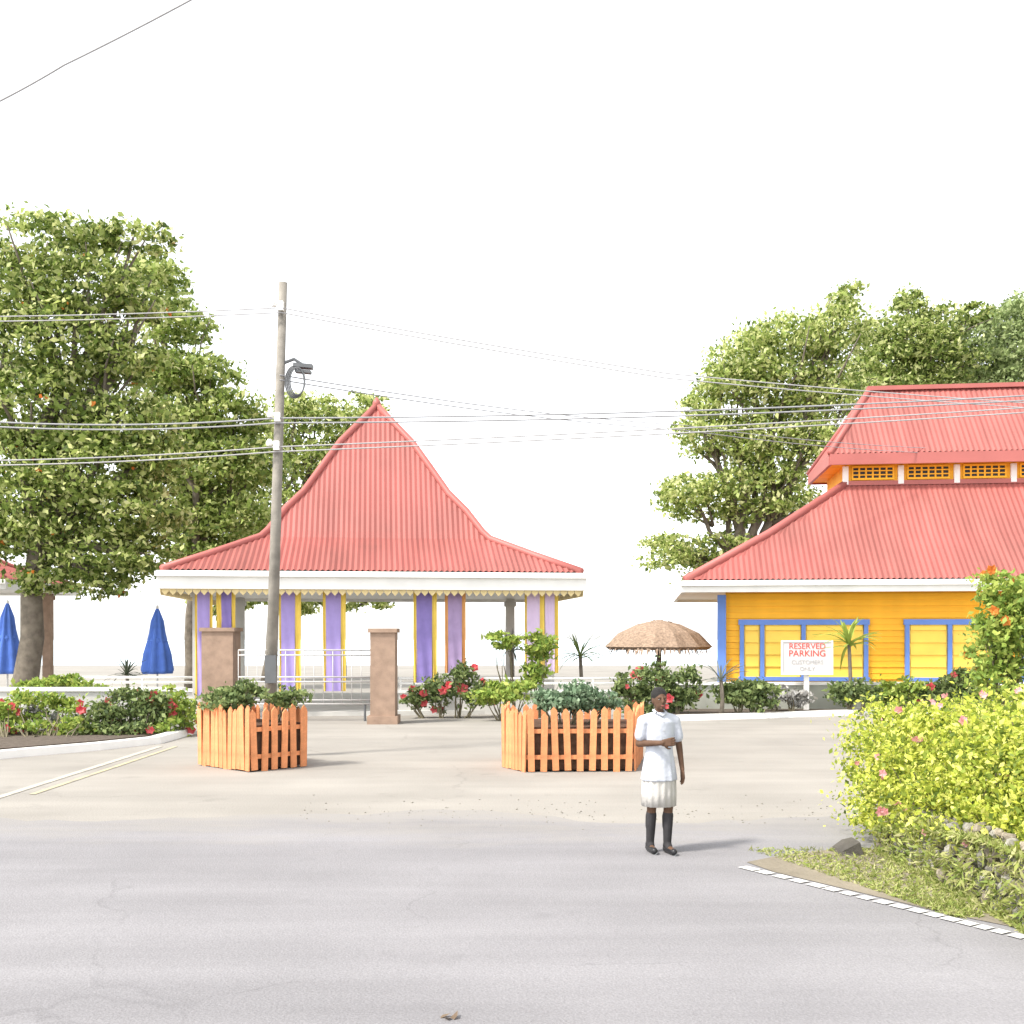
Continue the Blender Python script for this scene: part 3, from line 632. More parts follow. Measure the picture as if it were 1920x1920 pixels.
# ------------------------------------------------------------------ signs and notice boards
def text_mesh(body, size, m, name):
    cu = bpy.data.curves.new(name, 'FONT'); cu.body = body; cu.size = size; cu.align_x = 'CENTER'; cu.align_y = 'CENTER'; cu.extrude = .004
    o = bpy.data.objects.new(name, cu); COL.objects.link(o)
    dg = bpy.context.evaluated_depsgraph_get(); me = bpy.data.meshes.new_from_object(o.evaluated_get(dg)); bpy.data.objects.remove(o)
    me.materials.clear(); me.materials.append(M[m]); return me
def board(name, label, px0, px1, y0, y1, Y, lines, post, group=None, post_w=.10, tm='ink'):
    x0, x1 = X(px0, Y), X(px1, Y); z0, z1 = zz(y1, Y), zz(y0, Y); t = thing(name, label, 'sign', ((x0 + x1) / 2, Y, 0), 0, group)
    wd, h = x1 - x0, z1 - z0
    q = MB(); q.box((0, 0, (z0 + z1) / 2), (wd, .05, h)); q.build('panel', 'sign_white', t)
    q = MB()
    for s in (-1, 1): q.box((s * wd / 2, -.01, (z0 + z1) / 2), (.04, .08, h + .04)); q.box((0, -.012, (z0 + z1) / 2 + s * h / 2), (wd - .04, .08, .04))
    q.build('frame', 'white_paint', t)
    for (tx, v, sz, mm) in lines:
        link('lettering', text_mesh(tx, sz, mm, 'lettering'), t, (0, -.032, z0 + h * v), (R(90), 0, 0))
    for px in post:
        q = MB(); q.box((px, .06, z0 / 2 + .1), (post_w, .06, z0 + .2)); q.build('post', 'white_paint', t)
    return t
sg = board('parking_sign', 'white notice board with red heading before the orange hall', 1466, 1560, 1202, 1264, 31.0, [('RESERVED', .84, .23, 'ink_red'), ('PARKING', .62, .25, 'ink_red'), ('CUSTOMERS', .36, .16, 'ink_grey'), ('ONLY', .16, .16, 'ink_grey')], [0], None, .14)
# ------------------------------------------------------------------ utility poles
def utility_pole(label, px, Y=19.9):
    top = zz(530, Y); t = thing('utility_pole', label, 'utility pole', (X(px, Y), Y, 0))
    lean = .26
    def at(z): return Vector((lean * z / top, 0, z))
    q = MB(); q.tube([at(-.2), at(top * .5), at(top)], [.115, .095, .075], 12); q.build('shaft', 'pole_wood', t, True)
    z = zz(688, Y); q = MB(); q.box(at(z) + Vector((.42, -.05, 0)), (.34, .18, .07), 0, Matrix.Rotation(R(5), 3, 'Y')); q.box(at(z) + Vector((.42, -.05, -.10)), (.28, .16, .05), 0, Matrix.Rotation(R(5), 3, 'Y')); lm = q.build('lamp_head', 'dark_metal', t)
    q = MB(); q.tube([at(z + .05), at(z + .1) + Vector((.25, -.05, .03)), at(z) + Vector((.42, -.05, .02))], .03, 6); q.build('lamp_arm', 'dark_metal', t)
    z = zz(718, Y); q = MB()
    for k in range(4):
        rx, rz_ = .17 - .012 * k, .29 - .015 * k
        pts = [at(z) + Vector((.28 + .02 * k + rx * math.cos(2 * PI * i / 24), -.08 - .02 * k, rz_ * math.sin(2 * PI * i / 24))) for i in range(25)]
        q.tube(pts, .014, 5, False)
    q.build('cable_coil', 'dark_metal', t, True)
    for y_ in (578, 785, 838):
        q = MB(); z = zz(y_, Y); q.box(at(z) + Vector((0, -.14, 0)), (.10, .10, .16)); q.lathe([(.05, z), (.07, z + .06), (.03, z + .12)], 8, (at(z).x - .13, -.12)); q.build('insulator', 'white_paint', t)
    q = MB(); q.box(at(1.6) + Vector((.02, -.165, 0)), (.2, .05, .5)); q.build('cable_guard', 'dark_metal', t)
    return t
pl = utility_pole('tall weathered wooden pole with cable coil rising behind the square orange planter', 504)
# ------------------------------------------------------------------ wires
def wire(label, pts, m, r=.012, sag=.15):
    out = []
    for i in range(len(pts) - 1):
        a, b = pts[i], pts[i + 1]; n = 14
        for k in range(n + (i == len(pts) - 2)):
            t = k / n; p = a.lerp(b, t); p = p - Vector((0, 0, sag * 4 * t * (1 - t))); out.append(p)
    o0 = out[0].copy(); q = MB(); q.tube([p - o0 for p in out], r, 5); o = q.build('overhead_wire', m, None, True, o0)
    return tag(o, label, 'wire', 'overhead wires')
PX = 519
for j, (nm, dy) in enumerate((('upper', 0), ('lower', 9))):
    wire(f'{nm} dark cable of the thick pair passing level behind the roof peak', [P(-60, 788 + dy, 20), P(PX, 784 + dy, 19.75), P(1990, 738 + dy, 20)], 'wire_dark', .015, .10)
    wire(f'{nm} pale cable of the pair passing below the thick pair', [P(-60, 864 + dy, 20), P(PX - 2, 838 + dy, 19.75), P(1990, 760 + dy, 20)], 'wire_pale', .013, .05)
    wire(f'{nm} thin wire of the pair running from the cable coil to the orange hall', [P(PX + 6, 703 + dy, 19.8), P(1280, 797 + dy, 30), P(1800, 842 + dy, 34.7)], 'wire_dark', .012, .12)
    wire(f'{nm} wire of the pair tied near the pole top', [P(-60, 594 + dy, 20), P(PX + 8, 577 + dy, 19.75), P(1250, 700 + dy, 20), P(1990, 760 + dy, 20.4)], 'wire_pale', .011, .03)
wire('long steep service wire crossing the sky above the leafy tree', [P(-80, 227, 14), P(120, 122, 14), P(500, -80, 14)], 'wire_pale', .013, .03)

# ------------------------------------------------------------------ picket planters
def picket_mesh(wd, h, m):
    q = MB(); t = .024
    pr2 = [(-wd / 2, 0), (wd / 2, 0), (wd / 2, h - wd * .6), (0, h), (-wd / 2, h - wd * .6)]
    q.add([(x, -t / 2, z) for x, z in pr2] + [(x, t / 2, z) for x, z in pr2], [(0, 1, 2, 3, 4), (9, 8, 7, 6, 5)] + [(k, k + 5, (k + 1) % 5 + 5, (k + 1) % 5) for k in range(5)])
    return q.mesh('picket', m)
def planter(label, corners, h, m, group, gaps=(.10, .10, .10, .10), wd=.10, soil_z=.72):
    """corners: ground points anticlockwise, first the left one; pickets along each side with rails inside"""
    c = sum(corners, Vector()) / len(corners); t = thing('picket_planter', label, 'planter', c, 0, group); cs = [p - c for p in corners]
    pmh = [picket_mesh(wd, h * k, m) for k in (1, .95, 1.03)]
    for i in range(len(cs)):
        a, b = cs[i], cs[(i + 1) % len(cs)]; d = b - a; L = d.length; g = gaps[i % len(gaps)]; n = max(2, round(L / (wd + g))); ang = math.atan2(d.y, d.x)
        for k in range(n):
            p = a + d * ((k + .5) / n); link('picket', random.choice(pmh), t, (p.x, p.y, random.uniform(.0, .03)), (random.uniform(-.02, .02), random.uniform(-.035, .035), ang))
        dn = d.normalized(); inn = Vector((-dn.y, dn.x, 0)) * .035
        for z in (.24, h * .66):
            q = MB(); p = (a + b) / 2 + inn; q.box((p.x, p.y, z), (L - .06, .03, .07), ang); q.build('rail', m, t)
    n = len(cs); sh = [p * .90 for p in cs]
    q = MB(); q.add([(p.x, p.y, .03) for p in sh] + [(p.x, p.y, h * soil_z) for p in sh], [tuple(range(n, 2 * n))] + [(k, (k + 1) % n, n + (k + 1) % n, n + k) for k in range(n)]); q.build('soil', 'soil', t)
    return c
OG = 'orange picket planters'
def gat(px, Y): return Vector((X(px, Y), Y, 0))
c1 = planter('square orange picket planter with leafy greens in front of the wooden pole', [gat(372, 18.7), gat(468, 17.7), gat(577, 18.5), gat(480, 19.5)], 1.03, 'orange_picket', OG, (.018, .07, .07, .02), .11)
c2 = planter('long orange picket planter holding the teal bush', [gat(942, 18.4), gat(985, 17.7), gat(1190, 17.8), gat(1205, 19.6), gat(955, 19.7)], 1.0, 'orange_picket', OG, (.012, .085, .08, .08, .05), .105)
# ------------------------------------------------------------------ planting
def B(px, py, Y, rx, ry, rz): return (tuple(P(px, py, Y)), (rx, ry, rz))
FR, FO, FP = 'flower_red', 'flower_orange', 'flower_pink'
shrub('leafy_plant', 'mixed green leafy plant filling the square orange planter', c1 + Vector((0, 0, .7)), [B(415, 1312, 18.6, .34, .4, .18), B(462, 1300, 18.7, .30, .3, .22), B(535, 1305, 18.5, .34, .3, .18)], 2200, .085, 'leaf_shrub', cat='plant')
shrub('teal_bush', 'blue green bush growing in the long orange planter', c2 + Vector((0, 0, .7)), [B(1035, 1312, 18.5, .32, .35, .2), B(1080, 1308, 18.4, .42, .35, .26), B(1130, 1312, 18.6, .34, .3, .18)], 2600, .085, 'leaf_teal')
shrub('hibiscus_bush', 'dark bush with red blooms before the white garden wall', G(235, 1392), [B(190, 1345, 23.6, .5, .3, .38), B(240, 1320, 23.8, .5, .3, .46), B(285, 1330, 23.8, .42, .3, .42), B(225, 1368, 23.4, .8, .3, .20)], 3600, .10, 'leaf_shrub', None, [(FR, 30, .19)])
shrub('garden_shrub', 'bright lime plant above the white garden wall', G(110, 1372), [B(60, 1285, 25.2, .34, .3, .25), B(120, 1285, 25.2, .45, .3, .28), B(170, 1290, 25.3, .4, .3, .22)], 1700, .12, 'leaf_bright')
shrub('flowering_plant', 'light green plants with red blooms lining the leftmost end of the garden bed', G(60, 1408), [B(-10, 1345, 23.4, .5, .3, .35), B(45, 1330, 23.8, .5, .3, .42), B(110, 1335, 23.8, .5, .3, .40), B(150, 1360, 23.5, .5, .3, .28), B(60, 1372, 23.3, .7, .3, .2)], 3000, .11, 'leaf_bright', None, [(FR, 26, .17)], 'plant')
shrub('flowering_plant', 'light green plants with red blooms at the wall end beside the brown pillar', G(335, 1382), [B(310, 1320, 24.1, .42, .3, .5), B(345, 1340, 24.1, .34, .3, .36), B(300, 1362, 23.8, .5, .3, .22)], 1700, .11, 'leaf_bright', None, [(FR, 18, .17)], 'plant')
shrub('garden_shrub', 'small pale plant before the white wall near the kerb', G(75, 1404), [B(60, 1340, 23.9, .30, .2, .22), B(95, 1360, 23.8, .2, .2, .25)], 600, .10, 'leaf_silver')
shrub('hibiscus_bush', 'red blooming bush between brown pillar and tall banners', G(830, 1347), [B(775, 1310, 29.2, .32, .3, .30), B(825, 1300, 29.2, .55, .35, .45), B(868, 1265, 29.3, .34, .3, .45), B(895, 1305, 29.2, .45, .3, .38)], 2600, .12, 'leaf_shrub', None, [(FR, 40, .21)])
shrub('garden_shrub', 'yellow green bush between the hibiscus and teal planter', G(955, 1349), [B(930, 1300, 28.2, .5, .3, .35), B(975, 1300, 28.2, .4, .3, .32)], 1800, .12, 'leaf_bright')
shrub('garden_shrub', 'tall bright green plant in front of the pink banners', G(1000, 1343), [B(945, 1200, 29, .42, .25, .22), B(1015, 1210, 29, .42, .25, .40), B(1005, 1260, 29, .3, .25, .4)], 1700, .14, 'leaf_bright')
shrub('hibiscus_bush', 'large bush with red blooms under the thatched parasol', G(1235, 1346), [B(1175, 1290, 29.6, .45, .3, .45), B(1225, 1275, 29.6, .5, .3, .6), B(1280, 1285, 29.6, .5, .3, .55), B(1230, 1320, 29.6, .9, .3, .3)], 4200, .12, 'leaf_shrub', None, [(FR, 46, .22)])
shrub('garden_shrub', 'round green shrub in the bed beside the blue corner post', G(1400, 1345), [B(1378, 1300, 29.5, .5, .4, .36), B(1420, 1302, 29.5, .5, .4, .38)], 2600, .13, 'leaf_shrub')
shrub('garden_shrub', 'small leafy shrub at the foot of the young palm', G(1590, 1340), [B(1590, 1295, 30.5, .5, .3, .38), B(1625, 1300, 30.4, .35, .3, .3)], 1300, .13, 'leaf_shrub')
shrub('garden_shrub', 'silvery shrub below the first hall window', G(1470, 1341), [B(1450, 1305, 30.6, .4, .3, .28), B(1490, 1310, 30.6, .4, .3, .24)], 1000, .13, 'leaf_silver')
shrub('garden_shrub', 'yellowish shrub below the gap between hall windows', G(1680, 1337), [B(1660, 1295, 31, .4, .3, .34), B(1705, 1290, 31, .45, .3, .30), B(1680, 1310, 31, .5, .3, .2)], 1500, .13, 'leaf_bright')
shrub('hibiscus_bush', 'grey green bush with red blooms beside the tall hibiscus', G(1785, 1335), [B(1775, 1290, 31, .55, .3, .40), B(1815, 1285, 31, .5, .3, .5), B(1740, 1300, 31, .3, .3, .3)], 2200, .13, 'leaf_shrub', None, [(FR, 9, .26)])
shrub('tall_hibiscus', 'tall green hibiscus with orange blooms at the hall corner', G(1880, 1418), [B(1875, 1110, 20, .40, .5, .42), B(1905, 1180, 20, .55, .5, .6), B(1860, 1200, 20, .40, .5, .65), B(1885, 1280, 20, .55, .5, .6), B(1940, 1120, 20.2, .6, .5, .6)], 6500, .11, 'leaf_bright', None, [(FO, 40, .17)])
# spiky plants: each blade a part
def blade_mesh(L, wd, droop, m):
    q = MB(); n = 5; vs = []
    for i in range(n + 1):
        t = i / n; x = L * t; z = L * (.55 * t - droop * t * t); w_ = wd * (1 - t) ** .6 * (.5 + t if t < .5 else 1)
        vs += [(x, -w_ / 2, z + .01), (x, 0, z), (x, w_ / 2, z + .01)]
    q.add(vs, [f for i in range(n) for f in ((3 * i, 3 * i + 3, 3 * i + 4, 3 * i + 1), (3 * i + 1, 3 * i + 4, 3 * i + 5, 3 * i + 2))]); return q.mesh('leaf', m)
def spiky(name, label, base, stem_h, n, L, wd, m, droop=.35, cat='plant', group=None):
    t = thing(name, label, cat, base, 0, group)
    q = MB(); q.tube([(0, 0, -.05), (.04, 0, stem_h * .5), (0, 0, stem_h)], [.07, .055, .05], 8); q.build('stem', 'bark', t, True)
    ms = [blade_mesh(L * k, wd, droop * j, m) for k, j in ((1, 1), (.85, .7), (.95, 1.5), (.75, .2))]
    for k in range(n):
        link('leaf', random.choice(ms), t, (0, 0, stem_h + random.uniform(-.08, .05)), (random.uniform(-.3, .3), random.uniform(-.75, .55), k * 2.399))
GB = 'spiky plants on the terrace'
spiky('yucca', 'grey green spiky yucca on a stem behind the lime bush', G(958, 1335), 1.75, 36, .85, .08, 'leaf_blade', group=GB)
spiky('yucca', 'grey green spiky yucca on a stem behind the teal bush', G(1088, 1335), 1.6, 36, .90, .08, 'leaf_shrub', group=GB)
spiky('agave', 'spiky dark plant beside the blue parasol and garden wall', G(238, 1328), 1.0, 26, .70, .10, 'leaf_dark', group=GB)
spiky('fan_palm', 'bright green young palm before the blue window frame', G(1592, 1338), 1.95, 34, 1.05, .14, 'leaf_bright', .55, 'palm')
spiky('yucca', 'small spiky plant at the blue corner post', G(1352, 1347), 1.0, 24, .75, .07, 'leaf_blade', group=GB)

# ------------------------------------------------------------------ hedge, silver shrub and rubble
shrub('flowering_hedge', 'large yellow green hedge with pink blossoms on the rubble wall', (4.6, 11.2, .2), [
    ((4.3, 12.3, .85), (.55, .9, .62)), ((4.45, 11.6, 1.0), (.72, 1.0, .58)), ((5.2, 11.4, 1.12), (.9, 1.1, .55)), ((4.1, 11.0, .62), (.52, .8, .46)), ((4.35, 10.0, .90), (.5, .7, .6)),
    ((4.75, 9.6, 1.18), (.6, .8, .52)), ((4.6, 8.8, 1.05), (.5, .6, .5)), ((5.5, 10.0, 1.0), (.8, 1.0, .6)), ((4.45, 9.3, .72), (.4, .6, .4)), ((4.1, 11.8, .35), (.5, .8, .35)), ((4.12, 10.4, .42), (.34, .8, .34)), ((4.2, 9.4, .50), (.34, .8, .32)), ((4.3, 8.5, .62), (.34, .6, .32))],
    52000, .052, 'leaf_hedge', None, [(FP, 130, .075)], 'hedge', 28, 10, .35, .2)
def rock_mesh(seed, m):
    r_ = random.Random(seed); q = MB(); q.ball((0, 0, 0), 1, 7, 4); q.v = [tuple(c * (1 + r_.uniform(-.22, .22)) for c in v) for v in q.v]; return q.mesh('stone', m)
RK = [rock_mesh(k, m) for k, m in enumerate(('rubble', 'rubble_warm', 'rubble', 'rubble_warm', 'rubble', 'dark_rock_and_shade'))]
wl = thing('rubble_wall', 'rough rubble retaining wall below the yellow green hedge', 'wall', (4.0, 9.5, 0))
p0, p1 = Vector((3.78, 11.2, 0)), Vector((3.92, 7.0, 0)); L = (p1 - p0).length
q = MB(); q.box((.29, -.4, .25), (.5, L + .2, .52), R(1.9)); q.build('core', 'rubble', wl)
for row in range(5):
    n = 52
    for k in range(n):
        t = (k + (row % 2) * .5) / n; p = p0.lerp(p1, t); fade = min(1, .45 + t * 1.1); z = (.02 + row * .125) * fade
        o = link('stone', random.choice(RK[:5] if random.random() < .9 else RK), wl, (p.x - 4.0 + .03 * row + random.uniform(-.03, .03), p.y - 9.5, z + .04 + random.uniform(-.05, .05)), (random.uniform(0, 3), random.uniform(0, 3), random.uniform(0, 3)))
        k_ = random.uniform(.4, .95); o.scale = (k_ * random.uniform(.06, .09), k_ * random.uniform(.055, .085), k_ * random.uniform(.05, .08))
for k in range(34):
    o = link('stone', random.choice(RK[:5]), wl, (.28 + random.uniform(-.2, .2), random.uniform(-2.4, 1.6), .47), (random.random(), random.random(), random.random())); s = random.uniform(.05, .1); o.scale = (s * 1.4, s, s * .8)
wp = []
for k in range(11000):
    t = random.random(); p = p0.lerp(p1, t); hh = random.choice((0, 0, .52 * min(1, .45 + t * 1.1), random.random() * .5)); wp.append((p.x - 4.0 - .03 + (.12 * random.random() if hh > .3 else -.05 * random.random()), p.y - 9.5, hh + .02))
stuff(link('weeds', leaves_mesh('weeds', np.array(wp), .075, 'grass_blade', .5, .22, .2), wl))
def shade_wedge(label, px0, px1, y0, y1):  # dark solid wedge standing in for the shadow at the hedge's foot
    g = G((px0 + px1) / 2, y1); wd = (px1 - px0) / F * g.y; h = (y1 - y0) / F * g.y
    q = MB(); q.add([(-wd / 2, -.1, 0), (wd / 2, -.1, 0), (wd / 2, .3, 0), (-wd / 2, .3, 0), (-wd * .42, -.06, h * .35), (wd * .42, -.04, h), (wd * .44, .25, h), (-wd * .4, .25, h * .35), (0, -.09, h * .78), (0, .26, h * .8)],
        [(0, 1, 5, 8, 4), (1, 2, 6, 5), (2, 3, 7, 9, 6), (3, 0, 4, 7), (4, 8, 9, 7), (8, 5, 6, 9), (3, 2, 1, 0)])
    o = q.build('hedge_shade_wedge', 'dark_rock_and_shade', None, False, g); tag(o, label, 'shade wedge')
shade_wedge('dark wedge standing in for the shade under the hedge end by the verge', 1572, 1614, 1578, 1603)
# grassy verge beside the road line
vp = [G(1400, 1618), G(1470, 1604), G(1550, 1595), G(1640, 1594), G(1730, 1606), G(1790, 1640), G(1900, 1740), G(1780, 1716), G(1600, 1672), G(1450, 1636)]
sheet('verge', [(p.x, p.y) for p in vp], .0095, 'rubble_warm')
tri = []
for k in range(5200):
    py = random.uniform(1593, 1722); t = (py - 1593) / 129; px = random.uniform(1400 + 390 * t, 1690 + 155 * t); 
    if px < 1284 + (py - 1600) * 3.97 + 12: continue
    g = G(px, py); tri.append((g.x, g.y, random.uniform(.0, .03)))
stuff(link('grass', leaves_mesh('grass', np.array(tri), .06, 'grass_blade', .5, .18, 0)))
for nm, px, py in (('fallen_leaf', 840, 1912),):
    g = G(px, py); o = link(nm, leaves_mesh('fallen_leaf', np.array([(0, 0, .014), (.035, .015, .018), (-.02, .03, .016)]), .085, 'leaf_brown', .2, .6, 3), None, g)
    tag(o, 'dark curled leaf lying alone near the front edge of the road', 'leaf')

# ------------------------------------------------------------------ trees
TG = 'trees around the pavilions'
tree('broad_tree', 'large leafy green tree with orange blossoms over the small red shelter', (X(40, 33), 33, 0), [
    B(90, 455, 33, 1.8, 1.5, .75), B(250, 445, 33, 1.1, 1.0, .45), B(-30, 540, 33, 2.2, 2, 1.4), B(160, 540, 33, 1.7, 1.6, .9), B(270, 560, 33, .9, 1.2, .6), B(110, 650, 33, 2.1, 2, 1.3), B(240, 670, 33, 1.1, 1.3, .8), B(60, 770, 33, 2.3, 2, 1.4), B(230, 790, 33, 1.6, 1.5, .9), B(290, 860, 33, .9, 1.2, .8), B(150, 880, 33, 2.1, 2, 1.3), B(260, 960, 33, 1.3, 1.6, 1.0), B(60, 950, 33, 2.0, 2, 1.4), B(170, 1030, 33, 1.8, 1.6, .9), B(280, 1050, 33, .9, 1.2, .55), B(190, 1095, 33, .9, 1, .45), B(-60, 980, 33, 1.8, 1.8, 1.5), B(90, 1080, 33, 1.0, 1, .6)],
    52000, .18, 'leaf_green', .32, TG, ('flower_orange', 200, .11), 30, .2, fork=(.6, 0, 5.5))
tree('background_tree', 'green tree seen behind the wooden pole', (X(500, 52), 52, 0), [
    B(440, 960, 52, 1.1, 1.6, 1.6), B(590, 780, 52, 1.6, 1.8, .9), B(520, 830, 52, 1.2, 1.6, 1.2), B(470, 880, 52, 1.0, 1.5, 1.1), B(580, 860, 52, 1.3, 1.6, 1.1), B(530, 950, 52, 1.4, 1.6, 1.3), B(450, 1030, 52, 1.2, 1.5, .7), B(660, 790, 52, 1.2, 1.5, .8), B(700, 760, 52, .8, 1.2, .55), B(640, 850, 52, 1.3, 1.5, 1.0), B(560, 760, 52, 1.1, 1.4, .6)], 17000, .20, 'leaf_mid', .25, TG, None, 34, .24)
tree('background_tree', 'broad sunlit green tree filling the gap between pavilion and hall', (X(1400, 50), 50, 0), [
    B(1400, 680, 50, 1.7, 2, 1.3), B(1360, 720, 50, 1.4, 2, .9), B(1480, 640, 50, 1.9, 2, 1.3), B(1580, 560, 50, .8, 1.2, .9), B(1570, 630, 50, 1.6, 2, 1.2), B(1460, 730, 50, 2.0, 2, 1.4), B(1570, 730, 50, 1.8, 2, 1.4), B(1330, 810, 50, 1.6, 2, 1.0), B(1420, 830, 50, 1.9, 2, 1.4), B(1520, 830, 50, 1.6, 2, 1.4), B(1290, 930, 50, 1.4, 1.8, 1.1), B(1380, 930, 50, 1.8, 2, 1.3), B(1470, 920, 50, 1.4, 2, 1.2), B(1270, 1035, 50, 1.6, 1.8, .9), B(1340, 1080, 50, 1.3, 1.5, .6), B(1370, 1030, 50, 1.5, 1.8, .9), B(1310, 760, 50, .9, 1.2, .5)],
    44000, .20, 'leaf_mid', .35, TG, None, 34, .22, inner=.35)
tree('background_tree', 'green tree rising over the near end of the red hall ridge', (X(1690, 56), 56, 0), [
    B(1660, 680, 56, 1.6, 2, 1.1), B(1710, 640, 56, 1.8, 2, 1.3), B(1700, 575, 56, .8, 1.2, .8), B(1760, 610, 56, 1.2, 1.5, 1.0), B(1620, 720, 56, 1.2, 1.5, .6), B(1760, 690, 56, 1.8, 2, 1.2), B(1640, 620, 56, 1.0, 1.2, .7), B(1830, 590, 56, .8, 1, .6), B(1690, 720, 56, 2.0, 2, .7)],
    20000, .21, 'leaf_green', .3, TG, None, 34, .24)
tree('fine_tree', 'rounded feathery green tree behind the far red hall ridge', (X(1880, 57), 57, 0), [
    B(1870, 650, 57, 2.6, 2.5, 1.9), B(1930, 620, 57, 2.4, 2.5, 2.0), B(1820, 690, 57, 2.0, 2, 1.3), B(1900, 720, 57, 2.6, 2, 1.2)], 19000, .20, 'leaf_fine', .35, TG, None, 60, .16)
tree('background_tree', 'wide light green tree between the leafy tree and wooden pole', (X(360, 44), 44, 0), [
    B(290, 520, 44, 1.3, 1.5, .8), B(330, 610, 44, 1.4, 1.5, .9), B(310, 700, 44, 1.6, 1.6, 1.0), B(390, 700, 44, 1.2, 1.5, .8), B(340, 790, 44, 1.9, 1.8, 1.2), B(440, 780, 44, 1.4, 1.6, .9), B(380, 880, 44, 2.0, 1.8, 1.3), B(470, 870, 44, 1.5, 1.6, 1.1), B(340, 970, 44, 1.7, 1.6, 1.1), B(430, 970, 44, 1.7, 1.6, 1.1), B(390, 1040, 44, 1.6, 1.5, .7)],
    30000, .21, 'leaf_fresh', .26, TG, None, 34, .2, inner=.3)
tree('terrace_tree', 'low tree whose leaves show under the red eave left of the pole', (X(420, 53), 53, 0), [B(400, 1130, 53, 1.0, 1.2, .7), B(470, 1122, 53, 1.0, 1.2, .5)], 1800, .24, 'leaf_mid', .2, TG)
tree('terrace_tree', 'low tree whose leaves show under the red eave above the gate', (X(640, 54), 54, 0), [B(560, 1125, 54, 1.2, 1.2, .7), B(650, 1118, 54, 1.5, 1.2, .7), B(720, 1120, 54, .8, 1, .5)], 2600, .24, 'leaf_mid', .2, TG)

# ------------------------------------------------------------------ people
def capsule(mb, a, b, r0, r1, n=10):
    a, b = Vector(a), Vector(b); d = (b - a).normalized(); pts = []; rs = []
    for k in range(4): t = -PI / 2 + PI / 2 * (k + .3) / 4.3; pts.append(a + d * r0 * math.sin(t)); rs.append(r0 * math.cos(t))
    pts.append(a); rs.append(r0); pts.append(b); rs.append(r1)
    for k in range(1, 5): t = PI / 2 * (k - .25) / 4; pts.append(b + d * r1 * math.sin(t)); rs.append(r1 * math.cos(t))
    mb.tube(pts, rs, n)
def hand(mb, wr, d, side, nrm, s=1.0, curl=.5):
    """palm, four unequal fingers with a knuckle bend and a thumb from the side of the palm"""
    d, side, nrm = Vector(d).normalized(), Vector(side).normalized(), Vector(nrm).normalized(); wr = Vector(wr)
    for k in range(4):
        o = (k - 1.5) * .021; capsule(mb, wr + side * o * .6, wr + d * .085 + side * o, .016, .014, 8)
    for k, L in enumerate((.060, .072, .066, .050)):
        o = (k - 1.5) * .024; a = wr + d * .088 + side * o; b = a + d * L * .5 + nrm * L * .18 * curl; c = b + d * L * .42 + nrm * L * .5 * curl
        capsule(mb, a, b, .0095, .009, 7); capsule(mb, b, c, .009, .0075, 7)
    a = wr + d * .025 - side * .034; b = a + d * .032 - side * .030 + nrm * .012; c = b + d * .032 - side * .004 + nrm * .012
    capsule(mb, a, b, .012, .010, 7); capsule(mb, b, c, .010, .008, 7)
def remesh(o, vs, it=3):
    m = o.modifiers.new('remesh', 'REMESH'); m.mode = 'VOXEL'; m.voxel_size = vs; m.use_smooth_shade = True
    s = o.modifiers.new('smooth', 'SMOOTH'); s.factor = .5; s.iterations = it
